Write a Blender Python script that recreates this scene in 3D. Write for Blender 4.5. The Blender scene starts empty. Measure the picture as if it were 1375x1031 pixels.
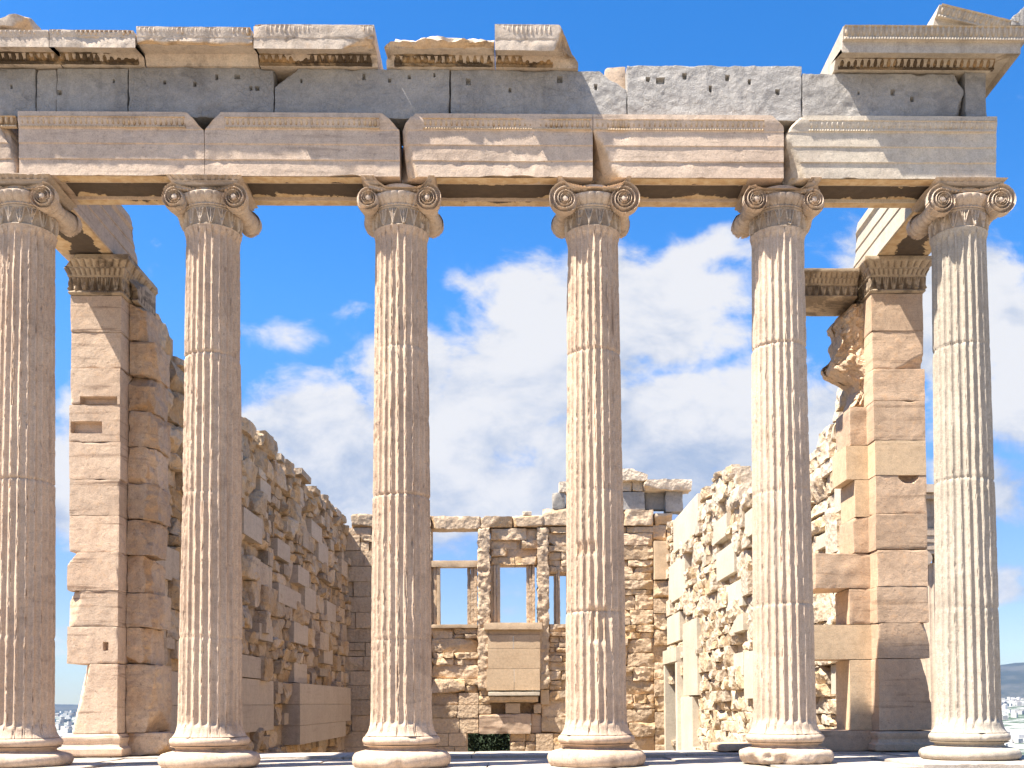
import bpy, math, random
import numpy as np
from mathutils import Matrix, Vector
C = bpy.context.scene
R = math.radians

# ------------------------------------------------------------------ camera
CAM = np.array([0.1746, -11.5141, 0.6421]); YAW, PITCH, ROLL = 0.0189, 0.0367, 0.0053
FPX, SX, SY = 1379.0, 29.88, 378.9           # focal length and principal point, in px of a 1375 x 1031 frame
_c, _s = math.cos(YAW), math.sin(YAW); _cp, _sp = math.cos(PITCH), math.sin(PITCH)
_r0 = np.array([_c, -_s, 0.]); FWD = np.array([_s*_cp, _c*_cp, _sp]); _u0 = np.array([-_s*_sp, -_c*_sp, _cp])
_cr, _sr = math.cos(ROLL), math.sin(ROLL)
RGT = _r0*_cr - _u0*_sr; UPV = _r0*_sr + _u0*_cr
cd = bpy.data.cameras.new('camera'); cam = bpy.data.objects.new('camera', cd); C.collection.objects.link(cam)
cd.sensor_width = 36.0; cd.lens = 36.0*FPX/1375; cd.shift_x = -SX/1375; cd.shift_y = SY/1375
cd.clip_start = 0.1; cd.clip_end = 60000
cam.matrix_world = Matrix(((RGT[0], UPV[0], -FWD[0], CAM[0]), (RGT[1], UPV[1], -FWD[1], CAM[1]), (RGT[2], UPV[2], -FWD[2], CAM[2]), (0, 0, 0, 1)))
C.camera = cam

def ray(px, py):
    return FWD + RGT*((px-687.5-SX)/FPX) + UPV*(-(py-515.5-SY)/FPX)
def at(px, py, Y):                          # a pixel of the photograph -> the point at depth Y
    d = ray(px, py); return CAM + d*((Y-CAM[1])/d[1])
def atx(px, py, X):                         # ... on the plane x = X
    d = ray(px, py); return CAM + d*((X-CAM[0])/d[0])

# ------------------------------------------------------------------ light
SUN = np.array([0.53, 0.225, -1.0])
TO_SUN = -SUN/np.linalg.norm(SUN)
sl = bpy.data.lights.new('sun', 'SUN'); sl.energy = 5.0; sl.angle = R(0.53); sl.color = (1.0, 0.95, 0.87)
so = bpy.data.objects.new('sun', sl); C.collection.objects.link(so); so.location = (-20, -20, 40)
so.rotation_euler = Vector(SUN).to_track_quat('-Z', 'Y').to_euler()
C.view_settings.view_transform = 'Standard'; C.view_settings.look = 'None'; C.view_settings.exposure = 1.65
C.view_settings.gamma = 1.0; C.view_settings.use_curve_mapping = False

# ---- node helper
class NT:
    def __init__(s, tree): s.t = tree; s.n = tree.nodes; s.n.clear()
    def N(s, typ, _props=None, **inp):
        nd = s.n.new(typ)
        for k, v in (_props or {}).items(): setattr(nd, k, v)
        for k, v in inp.items():
            key = int(k[1:]) if k[0] == '_' and k[1:].isdigit() else k.replace('_', ' ')
            sock = nd.inputs[key]
            if isinstance(v, bpy.types.NodeSocket): s.t.links.new(v, sock)
            else: sock.default_value = v
        return nd
    def M(s, op, a, b=None, c=None, clamp=False):
        kw = {'_0': a}
        if b is not None: kw['_1'] = b
        if c is not None: kw['_2'] = c
        return s.N('ShaderNodeMath', {'operation': op, 'use_clamp': clamp}, **kw).outputs[0]
    def V(s, op, a, b=None, out=0):
        kw = {'_0': a}
        if b is not None: kw['_1'] = b
        return s.N('ShaderNodeVectorMath', {'operation': op}, **kw).outputs[out]
    def noise(s, vec, scale, detail=4, rough=.55, dist=0):
        return s.N('ShaderNodeTexNoise', None, Vector=vec, Scale=float(scale), Detail=float(detail), Roughness=rough, Distortion=float(dist)).outputs[0]
    def ss(s, v, a, b, lo=0., hi=1.):
        return s.N('ShaderNodeMapRange', {'interpolation_type': 'SMOOTHSTEP'}, Value=v, From_Min=a, From_Max=b, To_Min=lo, To_Max=hi).outputs[0]
    def mix(s, f, a, b, bt='MIX'):
        nd = s.n.new('ShaderNodeMix'); nd.data_type = 'RGBA'; nd.blend_type = bt
        for i, v in ((0, f), (6, a), (7, b)):
            if isinstance(v, bpy.types.NodeSocket): s.t.links.new(v, nd.inputs[i])
            else: nd.inputs[i].default_value = v if i == 0 else (*v[:3], 1)
        return nd.outputs[2]

# ------------------------------------------------------------------ sky
W = bpy.data.worlds.new('World'); C.world = W; W.use_nodes = True
g = NT(W.node_tree)
geo = g.N('ShaderNodeTexCoord').outputs['Generated']
sky = g.N('ShaderNodeTexSky', {'sky_type': 'NISHITA', 'sun_disc': False, 'sun_elevation': math.asin(TO_SUN[2]), 'sun_rotation': math.atan2(TO_SUN[0], TO_SUN[1]),
                               'altitude': 200., 'air_density': 1.0, 'dust_density': 0.3, 'ozone_density': 3.0}).outputs[0]
SKY_STRENGTH = 0.083
SKYRAW = sky
# clouds drift in the western sky: soft banks at given bearings, broken up by noise on the direction itself
def uv(px, py):
    d = ray(px, py); return d[0]/d[1], d[2]/d[1]
sp = g.N('ShaderNodeSeparateXYZ', None, Vector=geo)
yy = g.M('MAXIMUM', g.M('ABSOLUTE', sp.outputs[1]), .05)
cu = g.M('DIVIDE', sp.outputs[0], yy); cv = g.M('DIVIDE', sp.outputs[2], yy)
sky = g.N('ShaderNodeHueSaturation', None, Hue=g.ss(cv, .05, .4, .522, .505), Saturation=g.ss(cv, .04, .5, 1.30, 1.36), Value=g.ss(cv, .0, .42, .55, 1.0), Color=SKYRAW).outputs[0]
cvec = g.N('ShaderNodeCombineXYZ', None, X=cu, Y=cv, Z=0.).outputs[0]
wq = g.V('MULTIPLY', cvec, (1., 1.5, 1.))
n_big = g.noise(wq, 5.0, 7, .55, .35); n_fine = g.noise(wq, 15.0, 9, .62, .3)
BANKS = [  # px, py, half-width, half-height, weight
    (520, 640, 230, 110, 1.0), (760, 470, 160, 130, 1.0), (900, 420, 110, 110, .95), (960, 330, 70, 45, .55), (900, 600, 240, 130, 1.0), (660, 540, 130, 130, .9),
    (400, 450, 80, 30, .40), (470, 440, 40, 40, .35), (610, 380, 36, 28, .42), (640, 760, 800, 80, .27), (1300, 420, 110, 190, 1.0), (1365, 470, 80, 170, .9), (110, 620, 50, 120, .8), (1180, 330, 70, 60, .5), (1330, 640, 110, 60, .55), (1360, 790, 90, 60, .55),
    (1110, 600, 70, 110, .75), (430, 600, 130, 70, .8), (700, 660, 420, 60, .75), (560, 560, 90, 110, .85), (840, 370, 120, 60, .8), (420, 575, 120, 62, .95), (560, 500, 90, 80, .85), (365, 640, 90, 60, .9), (80, 640, 60, 90, .8), (60, 850, 200, 40, .3), (1365, 260, 40, 50, .5), (690, 800, 100, 50, .3)]
fld = None
for (px, py, a, b, w) in BANKS:
    u, v = uv(px, py)
    d = g.V('MULTIPLY', g.V('SUBTRACT', cvec, (u, v, 0)), (FPX/a, FPX/b, 0))
    e = g.M('MULTIPLY', g.M('POWER', 2.718, g.M('MULTIPLY', g.V('DOT_PRODUCT', d, d, 1), -1.0)), w)
    fld = e if fld is None else g.M('MAXIMUM', fld, e)
dens = g.M('ADD', fld, g.M('MULTIPLY', g.M('SUBTRACT', n_big, .5), 1.5))
dens = g.M('ADD', dens, g.M('MULTIPLY', g.M('SUBTRACT', n_fine, .5), .85))
cov = g.ss(dens, .26, .60)
# clouds: white tops, blue-grey bellies
shade = g.ss(g.M('ADD', g.M('MULTIPLY', g.noise(g.V('ADD', wq, (.02, -.05, 0)), 5.5, 8, .6, .4), 1.0), g.M('ADD', g.M('MULTIPLY', cv, .55), g.M('MULTIPLY', g.M('SUBTRACT', n_fine, .5), .5))), .42, .74)
ccol = g.mix(shade, (.50, .61, .81), (1.0, 1.0, 1.02))
skyb = g.V('SCALE', sky); g.n[-1].inputs['Scale'].default_value = SKY_STRENGTH
ccs = g.V('SCALE', ccol); g.n[-1].inputs['Scale'].default_value = 0.285
bgc = g.mix(g.M('MULTIPLY', cov, .97), skyb, ccs)
bg = g.N('ShaderNodeBackground', None, Color=bgc, Strength=1.0)
g.t.links.new(bg.outputs[0], g.N('ShaderNodeOutputWorld').inputs[0])

# ------------------------------------------------------------------ noise and mesh tools
def _h(ix, iy, iz, seed):
    h = (ix.astype(np.uint32)*np.uint32(374761393)) ^ (iy.astype(np.uint32)*np.uint32(668265263)) ^ (iz.astype(np.uint32)*np.uint32(2246822519)) ^ np.uint32((seed*3266489917) & 0xffffffff)
    h = (h ^ (h >> np.uint32(15)))*np.uint32(2246822519); h = (h ^ (h >> np.uint32(13)))*np.uint32(3266489917)
    return ((h ^ (h >> np.uint32(16))) & np.uint32(0xffff)).astype(np.float64)/32767.5 - 1
def vn(P, seed=0):
    i = np.floor(P).astype(np.int64); f = P - i; f = f*f*(3-2*f); r = 0
    for a in (0, 1):
        wa = f[:, 0] if a else 1-f[:, 0]
        for b in (0, 1):
            wb = f[:, 1] if b else 1-f[:, 1]
            for c in (0, 1):
                wc = f[:, 2] if c else 1-f[:, 2]
                r = r + wa*wb*wc*_h(i[:, 0]+a, i[:, 1]+b, i[:, 2]+c, seed)
    return r
def fbm(P, f, o=3, seed=0):
    r = 0; a = 1; t = 0
    for k in range(o): r = r + a*vn(P*f + 17.3*k, seed+k); t += a; a *= .5; f = f*2.03
    return r/t
def vec_fbm(P, f, o, seed): return np.stack([fbm(P, f, o, seed+11*k) for k in range(3)], 1)
def sst(x, a, b): t = np.clip((x-a)/(b-a), 0, 1); return t*t*(3-2*t)

class MB:
    def __init__(s): s.V = []; s.F = []; s.T = []; s.n = 0
    def add(s, V, F, tone=.5, raw=0., xf=None):
        V = np.asarray(V, float); F = np.asarray(F, np.int64)
        if F.shape[1] == 3: F = np.concatenate([F, F[:, 2:3]], 1)
        if xf is not None:
            V = V @ xf[0].T + xf[1]
            if np.linalg.det(xf[0]) < 0: F = F[:, ::-1]
        s.V.append(V); s.F.append(F + s.n); s.n += len(V)
        T = np.zeros((len(V), 4)); T[:, 0] = tone; T[:, 1] = raw; T[:, 3] = 1; s.T.append(T)
OFF = {}
def obj(name, mb, mat, parent=None, loc=None, sharp=38, label=None):
    V = np.concatenate(mb.V); F = np.concatenate(mb.F); T = np.concatenate(mb.T)
    if parent is not None: off = OFF[parent.name]
    else: off = np.zeros(3) if loc is None else np.asarray(loc, float)
    V = V - off
    me = bpy.data.meshes.new(name)
    tri = F[:, 2] == F[:, 3]
    cnt = np.where(tri, 3, 4); st = np.concatenate([[0], np.cumsum(cnt)[:-1]])
    idx = F.reshape(-1)[np.stack([np.ones(len(F), bool)]*3 + [~tri], 1).reshape(-1)]
    me.vertices.add(len(V)); me.vertices.foreach_set('co', V.reshape(-1).astype(np.float32))
    me.loops.add(len(idx)); me.loops.foreach_set('vertex_index', idx.astype(np.int32))
    me.polygons.add(len(F)); me.polygons.foreach_set('loop_start', st.astype(np.int32))
    me.polygons.foreach_set('use_smooth', np.ones(len(F), bool))
    at_ = me.attributes.new('tint', 'FLOAT_COLOR', 'POINT'); at_.data.foreach_set('color', T.reshape(-1).astype(np.float32))
    me.update(calc_edges=True); me.validate()
    if sharp: me.set_sharp_from_angle(angle=R(sharp))
    me.materials.append(mat)
    o = bpy.data.objects.new(name, me); C.collection.objects.link(o)
    if parent is not None: o.parent = parent
    else: o.location = off
    OFF[o.name] = off
    if label: o['label'] = label
    return o
def tag(o, label, cat, group=None, kind=None):
    if label: o['label'] = label
    if cat: o['category'] = cat
    if group: o['group'] = group
    if kind or label: o['kind'] = kind or 'thing'
    return o
def thing(name, label, cat, loc, group=None):
    o = bpy.data.objects.new(name, None); C.collection.objects.link(o); o.location = loc; o.empty_display_size = .3
    OFF[o.name] = np.asarray(loc, float); return tag(o, label, cat, group)

_lat = {}
def lattice(nx, ny, nz):
    k = (nx, ny, nz)
    if k in _lat: return _lat[k]
    n = (nx, ny, nz); Q = []
    for ax in range(3):
        u, v = (ax+1) % 3, (ax+2) % 3
        iu, iv = np.meshgrid(np.arange(n[u]), np.arange(n[v]), indexing='ij'); iu = iu.ravel(); iv = iv.ravel()
        for side in (0, n[ax]):
            q = []
            for du, dv in ((0, 0), (1, 0), (1, 1), (0, 1)):
                p = np.zeros((len(iu), 3), int); p[:, ax] = side; p[:, u] = iu+du; p[:, v] = iv+dv; q.append(p)
            if side == 0: q = q[::-1]
            Q.append(np.stack(q, 1))
    Q = np.concatenate(Q); code = (Q[..., 0]*(ny+1)+Q[..., 1])*(nz+1)+Q[..., 2]
    un, inv = np.unique(code.ravel(), return_inverse=True)
    P = np.stack([un // ((ny+1)*(nz+1)), (un // (nz+1)) % (ny+1), un % (nz+1)], 1).astype(float)
    _lat[k] = (P, inv.reshape(-1, 4)); return _lat[k]

rng = np.random.default_rng(7)
def U(a, b): return float(rng.uniform(a, b))
def stone(mb, x0, x1, y0, y1, z0, z1, seg=.05, rnd=.01, rvar=.03, rough=.004, freq=5., cuts=0, cutamt=.25, front=(0, -1, 0), tone=None, raw=0., xf=None, post=None, segs=None, planes=(), facet=False, ridge=0.):
    lo = np.array([x0, y0, z0], float); hi = np.array([x1, y1, z1], float); dim = hi-lo
    sg = segs or (seg, seg, seg)
    n = [max(1, int(math.ceil(dim[k]/sg[k]))) for k in range(3)]
    ijk, F = lattice(*n); P = lo + ijk/np.array(n)*dim
    seed = int(rng.integers(1, 9999)); so_ = P + seed*1.37
    rr = rnd + rvar*np.clip(fbm(so_, 4.5, 2, seed)*1.6-.15, 0, 1)
    rr = np.minimum(rr, .45*dim.min())[:, None]
    c = np.clip(P, lo+rr, hi-rr); v = P-c; L = np.linalg.norm(v, axis=1, keepdims=True)
    P = np.where(L > 1e-9, c + v/np.maximum(L, 1e-9)*np.minimum(L, rr), P)
    cen = (lo+hi)/2; rw = np.zeros(len(P)) + raw; fr = np.array(front, float)
    for k in range(cuts):
        if facet and k % 2 == 0: d = fr + rng.normal(size=3)*np.array([.33, .1, .4])
        else: d = fr*U(.3, 1.0) + rng.normal(size=3)*np.array([.75, .25, .75])
        d /= np.linalg.norm(d)
        sup = np.abs(d) @ (dim/2); h = sup - cutamt*U(.25, 1.)*min(sup, .5)
        over = np.maximum(0, (P-cen) @ d - h - .012*fbm(so_, 9, 2, seed+3)); P = P - over[:, None]*d; rw = np.maximum(rw, (over > 1e-4)*U(.35, 1.))
    for (d, pt, rwv) in planes:
        d = np.array(d, float)/np.linalg.norm(d); over = np.maximum(0, (P-np.array(pt)) @ d - .02*fbm(so_, 7, 3, seed+5)); P = P - over[:, None]*d; rw = np.maximum(rw, (over > 1e-4)*rwv)
    if post is not None: P, rw = post(P, rw)
    if ridge:
        rg = 1-2*np.abs(fbm(so_*np.array([1., 1., 1.5]), 4.2, 3, seed+90)); st = np.floor(fbm(so_, 3.1, 2, seed+91)*4)/4
        P = P + fr*((ridge*(rg-.6) + ridge*1.2*st)*np.clip((P-cen) @ fr/np.maximum(np.abs(fr) @ (dim/2), 1e-6), 0, 1))[:, None]; rw = np.maximum(rw, np.clip(-st, 0, 1)*.6)
    if rough: P = P + rough*vec_fbm(so_, freq, 3, seed+50)*1.7
    mb.add(P, F, U(.25, .75) if tone is None else tone, rw, xf)

def box(mb, x0, x1, y0, y1, z0, z1, tone=.5, raw=0., xf=None):
    P, F = lattice(1, 1, 1); lo = np.array([x0, y0, z0]); mb.add(lo + P*(np.array([x1, y1, z1])-lo), F, tone, raw, xf)
def lathe(mb, prof, n, cx=0, cy=0, mod=None, tone=.5, raw=0., axis='z', caps=True):
    prof = np.array(prof, float); m = len(prof); ph = np.arange(n)/n*2*np.pi
    r = np.repeat(prof[:, 0][:, None], n, 1); h = np.repeat(prof[:, 1][:, None], n, 1); p2 = np.repeat(ph[None], m, 0)
    if mod is not None: r = r + mod(p2, h, np.repeat(np.arange(m)[:, None], n, 1))
    if axis == 'z': P = np.stack([cx+r*np.cos(p2), cy+r*np.sin(p2), h], -1)
    else: P = np.stack([cx+r*np.cos(p2), h, cy+r*np.sin(p2)], -1)
    i, j = np.meshgrid(np.arange(m-1), np.arange(n), indexing='ij'); i = i.ravel(); j = j.ravel(); j2 = (j+1) % n
    F = np.stack([i*n+j, i*n+j2, (i+1)*n+j2, (i+1)*n+j], 1)
    P = P.reshape(-1, 3)
    if caps:
        P = np.concatenate([P, [P[:n].mean(0)], [P[(m-1)*n:m*n].mean(0)]]); k = np.arange(n); k2 = (k+1) % n
        F = np.concatenate([F, np.stack([k2, k, np.full(n, m*n), np.full(n, m*n)], 1), np.stack([(m-1)*n+k, (m-1)*n+k2, np.full(n, m*n+1), np.full(n, m*n+1)], 1)])
    mb.add(P, F, tone, raw)
    return P
def sweep(mb, prof, x0, x1, step, post=None, tone=.5, raw=0., xf=None, closed=True):
    """prof: list of (y, z) going round the section; swept along x"""
    prof = np.array(prof, float); m = len(prof); n = max(1, int(math.ceil((x1-x0)/step)))
    xs = np.linspace(x0, x1, n+1)
    P = np.stack([np.repeat(xs[:, None], m, 1), np.repeat(prof[None, :, 0], n+1, 0), np.repeat(prof[None, :, 1], n+1, 0)], -1).reshape(-1, 3)
    i, j = np.meshgrid(np.arange(n), np.arange(m if closed else m-1), indexing='ij'); i = i.ravel(); j = j.ravel(); j2 = (j+1) % m
    F = np.stack([i*m+j, i*m+j2, (i+1)*m+j2, (i+1)*m+j], 1)
    if closed:                              # end caps as fans
        P = np.concatenate([P, [[x0, *prof.mean(0)]], [[x1, *prof.mean(0)]]]); a = np.arange(m); b = (a+1) % m; e = (n+1)*m
        F = np.concatenate([F, np.stack([b, a, np.full(m, e), np.full(m, e)], 1), np.stack([n*m+a, n*m+b, np.full(m, e+1), np.full(m, e+1)], 1)])
    rw = np.zeros(len(P)) + raw
    if post is not None: P, rw = post(P, rw)
    mb.add(P, F, tone, rw, xf)
def dense(prof, step):
    out = []; m = len(prof)
    for k in range(m):
        a = np.array(prof[k], float); b = np.array(prof[(k+1) % m], float); n = max(1, int(round(np.linalg.norm(b-a)/step)))
        out += [tuple(a+(b-a)*t/n) for t in range(n)]
    return out
def cutp(P, rw, d, pt, rough=.02, seed=1, rawv=.7):
    d = np.array(d, float); d /= np.linalg.norm(d)
    over = np.maximum(0, (P-np.array(pt)) @ d - rough*fbm(P+seed*3.1, 7, 3, seed)); return P-over[:, None]*d, np.maximum(rw, (over > 1e-4)*rawv)

# ------------------------------------------------------------------ materials
def stone_mat(name, c1, c2, ochre=(.50, .31, .14), dark=(.16, .12, .09), stain=.35, crust=0., streak=.3, bump=.35, crack=0., veins=0., lo=.78, hi=1.14, crust_lo=.56, facets=0., pits=.35):
    m = bpy.data.materials.new(name); m.use_nodes = True; q = NT(m.node_tree)
    pos = q.N('ShaderNodeNewGeometry').outputs['Position']
    tint = q.N('ShaderNodeAttribute', {'attribute_name': 'tint'}); sepc = q.N('ShaderNodeSeparateColor', None, Color=tint.outputs['Color'])
    tone, raw = sepc.outputs[0], sepc.outputs[1]
    n1 = q.noise(pos, 1.1, 6, .6, .3); n3 = q.noise(pos, 13, 5, .65); n4 = q.noise(pos, 70, 3, .6)
    col = q.mix(q.ss(n1, .35, .66), c1, c2)
    col = q.mix(q.M('MULTIPLY', q.ss(n3, .5, .75), stain), col, ochre)
    col = q.mix(q.M('MULTIPLY', raw, q.ss(q.noise(pos, 3.1, 4, .6), .28, .6, .35, .95)), col, ochre)
    if streak:
        st = q.noise(q.V('MULTIPLY', pos, (7., 7., .45)), 1.0, 5, .6)
        col = q.mix(q.M('MULTIPLY', q.ss(st, .52, .72), streak), col, dark)
    if veins:
        ve = q.noise(q.V('MULTIPLY', pos, (.9, .9, 16.)), 1.0, 5, .6, .4)
        col = q.mix(q.M('MULTIPLY', q.ss(ve, .55, .7), veins), col, dark)
    hgt = q.M('ADD', q.M('MULTIPLY', n3, 1.0), q.M('MULTIPLY', n4, .35))
    if crust:
        cr = q.ss(q.noise(q.V('MULTIPLY', pos, (1., 1., 1.6)), 1.9, 7, .62, .5), crust_lo, crust_lo+.08)
        col = q.mix(q.M('MULTIPLY', cr, crust), col, dark)
    if crack:
        wv = q.V('ADD', pos, q.V('SCALE', q.N('ShaderNodeTexNoise', None, Vector=pos, Scale=7., Detail=4.).outputs['Color']))
        q.n[-1]; 
        for nd in q.n:
            if nd.type == 'VECT_MATH' and nd.operation == 'SCALE': nd.inputs['Scale'].default_value = .30
        vo = q.N('ShaderNodeTexVoronoi', {'feature': 'DISTANCE_TO_EDGE'}, Vector=wv, Scale=8.5).outputs['Distance']
        cr = q.M('MULTIPLY', q.ss(vo, .0, .035, 1., 0.), q.ss(q.noise(pos, 2.2, 3), .4, .6))
        col = q.mix(q.M('MULTIPLY', cr, crack), col, (.09, .085, .085)); hgt = q.M('SUBTRACT', hgt, q.M('MULTIPLY', cr, .35))
    if facets:
        fv = q.N('ShaderNodeTexVoronoi', {'feature': 'F1'}, Vector=q.V('ADD', pos, q.V('MULTIPLY', q.N('ShaderNodeTexNoise', None, Vector=pos, Scale=6., Detail=3.).outputs['Color'], (.12, .12, .12))), Scale=9.).outputs['Distance']
        hgt = q.M('ADD', hgt, q.M('MULTIPLY', fv, facets))
    pit = q.ss(q.noise(pos, 30, 4, .6), .60, .70); col = q.mix(q.M('MULTIPLY', pit, pits), col, dark); hgt = q.M('SUBTRACT', hgt, q.M('MULTIPLY', pit, pits*1.3))
    mul = q.M('MULTIPLY', q.ss(tone, 0., 1., lo, hi), q.M('MULTIPLY', q.ss(n4, .3, .7, .88, 1.1), q.ss(n3, .3, .7, .9, 1.1)))
    col = q.mix(1.0, col, (.925, .895, .865), 'MULTIPLY')
    colm = q.V('SCALE', col); q.t.links.new(mul, q.n[-1].inputs['Scale'])
    bp = q.N('ShaderNodeBump', None, Strength=bump, Distance=.02, Height=hgt)
    b = q.N('ShaderNodeBsdfPrincipled', None, Base_Color=colm, Roughness=.82, Normal=bp.outputs[0]); b.inputs['Specular IOR Level'].default_value = .25
    q.t.links.new(b.outputs[0], q.N('ShaderNodeOutputMaterial').inputs[0])
    return m
def plain_mat(name, col, rough=.8, var=.15, scale=8.):
    m = bpy.data.materials.new(name); m.use_nodes = True; q = NT(m.node_tree)
    pos = q.N('ShaderNodeNewGeometry').outputs['Position']
    tint = q.N('ShaderNodeAttribute', {'attribute_name': 'tint'}); sepc = q.N('ShaderNodeSeparateColor', None, Color=tint.outputs['Color'])
    mul = q.M('MULTIPLY', q.ss(q.noise(pos, scale, 4), .3, .7, 1-var, 1+var), q.ss(sepc.outputs[0], 0., 1., .55, 1.45))
    cm = q.V('SCALE', (*col,)); q.t.links.new(mul, q.n[-1].inputs['Scale'])
    b = q.N('ShaderNodeBsdfPrincipled', None, Base_Color=cm, Roughness=rough); b.inputs['Specular IOR Level'].default_value = .1
    q.t.links.new(b.outputs[0], q.N('ShaderNodeOutputMaterial').inputs[0]); return m
M_WARM = stone_mat('marble_warm', (.58, .445, .325), (.505, .375, .27), ochre=(.50, .32, .17), stain=.32, streak=.45, dark=(.21, .145, .10), crust=.25)
M_MID = stone_mat('marble_cream', (.575, .46, .35), (.51, .395, .295), ochre=(.52, .36, .20), stain=.25, streak=.38, dark=(.24, .175, .125), crust=.2)
M_PALE = stone_mat('marble_pale', (.47, .41, .33), (.41, .355, .28), ochre=(.48, .37, .24), stain=.15, streak=.28, dark=(.25, .20, .16), crust=.18)
M_CAP = stone_mat('marble_capital', (.56, .455, .35), (.47, .37, .28), ochre=(.44, .29, .15), stain=.35, streak=.35, dark=(.17, .125, .09), crust=.45)
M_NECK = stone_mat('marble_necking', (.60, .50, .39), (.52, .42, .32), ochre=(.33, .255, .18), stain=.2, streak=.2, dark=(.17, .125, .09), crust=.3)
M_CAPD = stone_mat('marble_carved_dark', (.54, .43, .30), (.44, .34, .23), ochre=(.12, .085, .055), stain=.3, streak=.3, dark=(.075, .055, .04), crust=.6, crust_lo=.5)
M_PIERB = stone_mat('marble_pier_broken', (.62, .48, .34), (.54, .40, .275), ochre=(.52, .345, .19), stain=.4, streak=.15, dark=(.2, .13, .08), veins=.3, crust=.15, facets=1.6, bump=.8)
M_ANTAB = stone_mat('marble_anta_broken', (.63, .485, .35), (.54, .395, .275), ochre=(.50, .29, .13), stain=.4, streak=.15, dark=(.2, .13, .085), veins=.3, crust=.15, facets=1.4, bump=.8)
M_ARCH = stone_mat('marble_architrave', (.58, .46, .35), (.52, .40, .30), ochre=(.50, .35, .21), stain=.25, streak=.15, dark=(.18, .13, .095), veins=.35, crust=.15)
M_ARCHP = stone_mat('marble_architrave_pale', (.57, .50, .395), (.52, .445, .35), ochre=(.50, .39, .25), stain=.18, streak=.12, dark=(.22, .175, .135), veins=.28, crust=.12)
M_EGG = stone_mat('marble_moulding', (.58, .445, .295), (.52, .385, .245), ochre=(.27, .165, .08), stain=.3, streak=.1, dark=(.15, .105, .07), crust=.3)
def soffit_mat():
    m = bpy.data.materials.new('marble_underside'); m.use_nodes = True; q = NT(m.node_tree)
    pos = q.N('ShaderNodeNewGeometry').outputs['Position']
    raw = q.N('ShaderNodeSeparateColor', None, Color=q.N('ShaderNodeAttribute', {'attribute_name': 'tint'}).outputs['Color']).outputs[1]
    n1 = q.noise(pos, 2.6, 6, .65, .4); n2 = q.noise(pos, 11, 5, .65)
    col = q.mix(q.ss(n2, .35, .65), (.58, .43, .25), (.46, .30, .15))
    k = q.M('ADD', raw, q.M('MULTIPLY', q.M('SUBTRACT', n1, .5), 2.2)); k = q.M('ADD', k, q.M('MULTIPLY', q.M('SUBTRACT', n2, .5), .7))
    col = q.mix(q.ss(k, .42, .52), col, q.mix(n2, (.045, .032, .022), (.11, .075, .045)))
    bp = q.N('ShaderNodeBump', None, Strength=.6, Distance=.02, Height=q.M('SUBTRACT', n2, q.M('MULTIPLY', q.ss(k, .42, .52), .5)))
    b = q.N('ShaderNodeBsdfPrincipled', None, Base_Color=col, Roughness=.9, Normal=bp.outputs[0]); q.t.links.new(b.outputs[0], q.N('ShaderNodeOutputMaterial').inputs[0]); return m
M_SOFF = soffit_mat()
M_GREY = stone_mat('grey_limestone', (.37, .35, .32), (.285, .27, .248), ochre=(.33, .27, .20), stain=.2, streak=.25, dark=(.12, .112, .105), crack=.05, bump=.7, crust=.3, pits=.12)
M_CORN = stone_mat('marble_cornice', (.58, .49, .39), (.50, .41, .32), ochre=(.50, .32, .155), stain=.3, streak=.3, dark=(.09, .07, .055), crust=.5)
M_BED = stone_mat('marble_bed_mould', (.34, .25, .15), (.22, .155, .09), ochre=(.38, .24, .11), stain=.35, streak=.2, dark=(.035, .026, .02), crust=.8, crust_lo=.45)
M_ANTA = stone_mat('marble_anta', (.68, .525, .385), (.61, .45, .32), ochre=(.54, .32, .15), stain=.35, streak=.15, dark=(.22, .135, .085), veins=.75, crust=.12)
M_PIER = stone_mat('marble_pier', (.585, .43, .30), (.50, .355, .24), ochre=(.53, .29, .125), stain=.35, streak=.15, dark=(.2, .13, .08), veins=.5, crust=.15)
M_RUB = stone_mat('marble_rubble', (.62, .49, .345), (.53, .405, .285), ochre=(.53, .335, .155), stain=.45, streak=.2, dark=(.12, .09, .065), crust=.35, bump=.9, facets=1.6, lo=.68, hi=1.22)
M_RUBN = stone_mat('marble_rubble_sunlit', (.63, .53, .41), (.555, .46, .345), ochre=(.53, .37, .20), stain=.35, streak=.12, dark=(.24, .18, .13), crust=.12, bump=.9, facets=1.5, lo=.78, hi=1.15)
M_RUBW = stone_mat('marble_rubble_honey', (.625, .485, .335), (.545, .405, .27), ochre=(.54, .35, .17), stain=.35, streak=.12, dark=(.22, .155, .10), crust=.12, bump=.8, facets=1.1, lo=.75, hi=1.18)
M_REP = stone_mat('repair_marble', (.60, .485, .36), (.55, .435, .32), ochre=(.43, .30, .18), stain=.25, streak=.15, dark=(.28, .2, .14), crust=.08, bump=.2, veins=.2)
M_REPN = stone_mat('repair_marble_pale', (.58, .52, .41), (.52, .455, .355), ochre=(.48, .38, .26), stain=.15, streak=.1, dark=(.33, .26, .19), crust=.06, bump=.2)
M_REPO = stone_mat('repair_marble_honey', (.60, .455, .30), (.55, .41, .265), ochre=(.50, .33, .17), stain=.15, streak=.08, dark=(.36, .24, .14), crust=.05, veins=.3, bump=.2)
M_FLOOR = stone_mat('paving_marble', (.50, .44, .37), (.43, .375, .31), ochre=(.40, .32, .22), stain=.2, streak=0., dark=(.18, .15, .125), crust=.3, crack=.3)

# ------------------------------------------------------------------ levels
ZA = 6.48                                   # underside of the architrave
PX_BOT = [28.5, 282, 537.6, 799.6, 1054, 1300.7]
CX = [-5.308, -3.219, -1.0945, 1.083, 3.205, 5.292]

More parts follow.
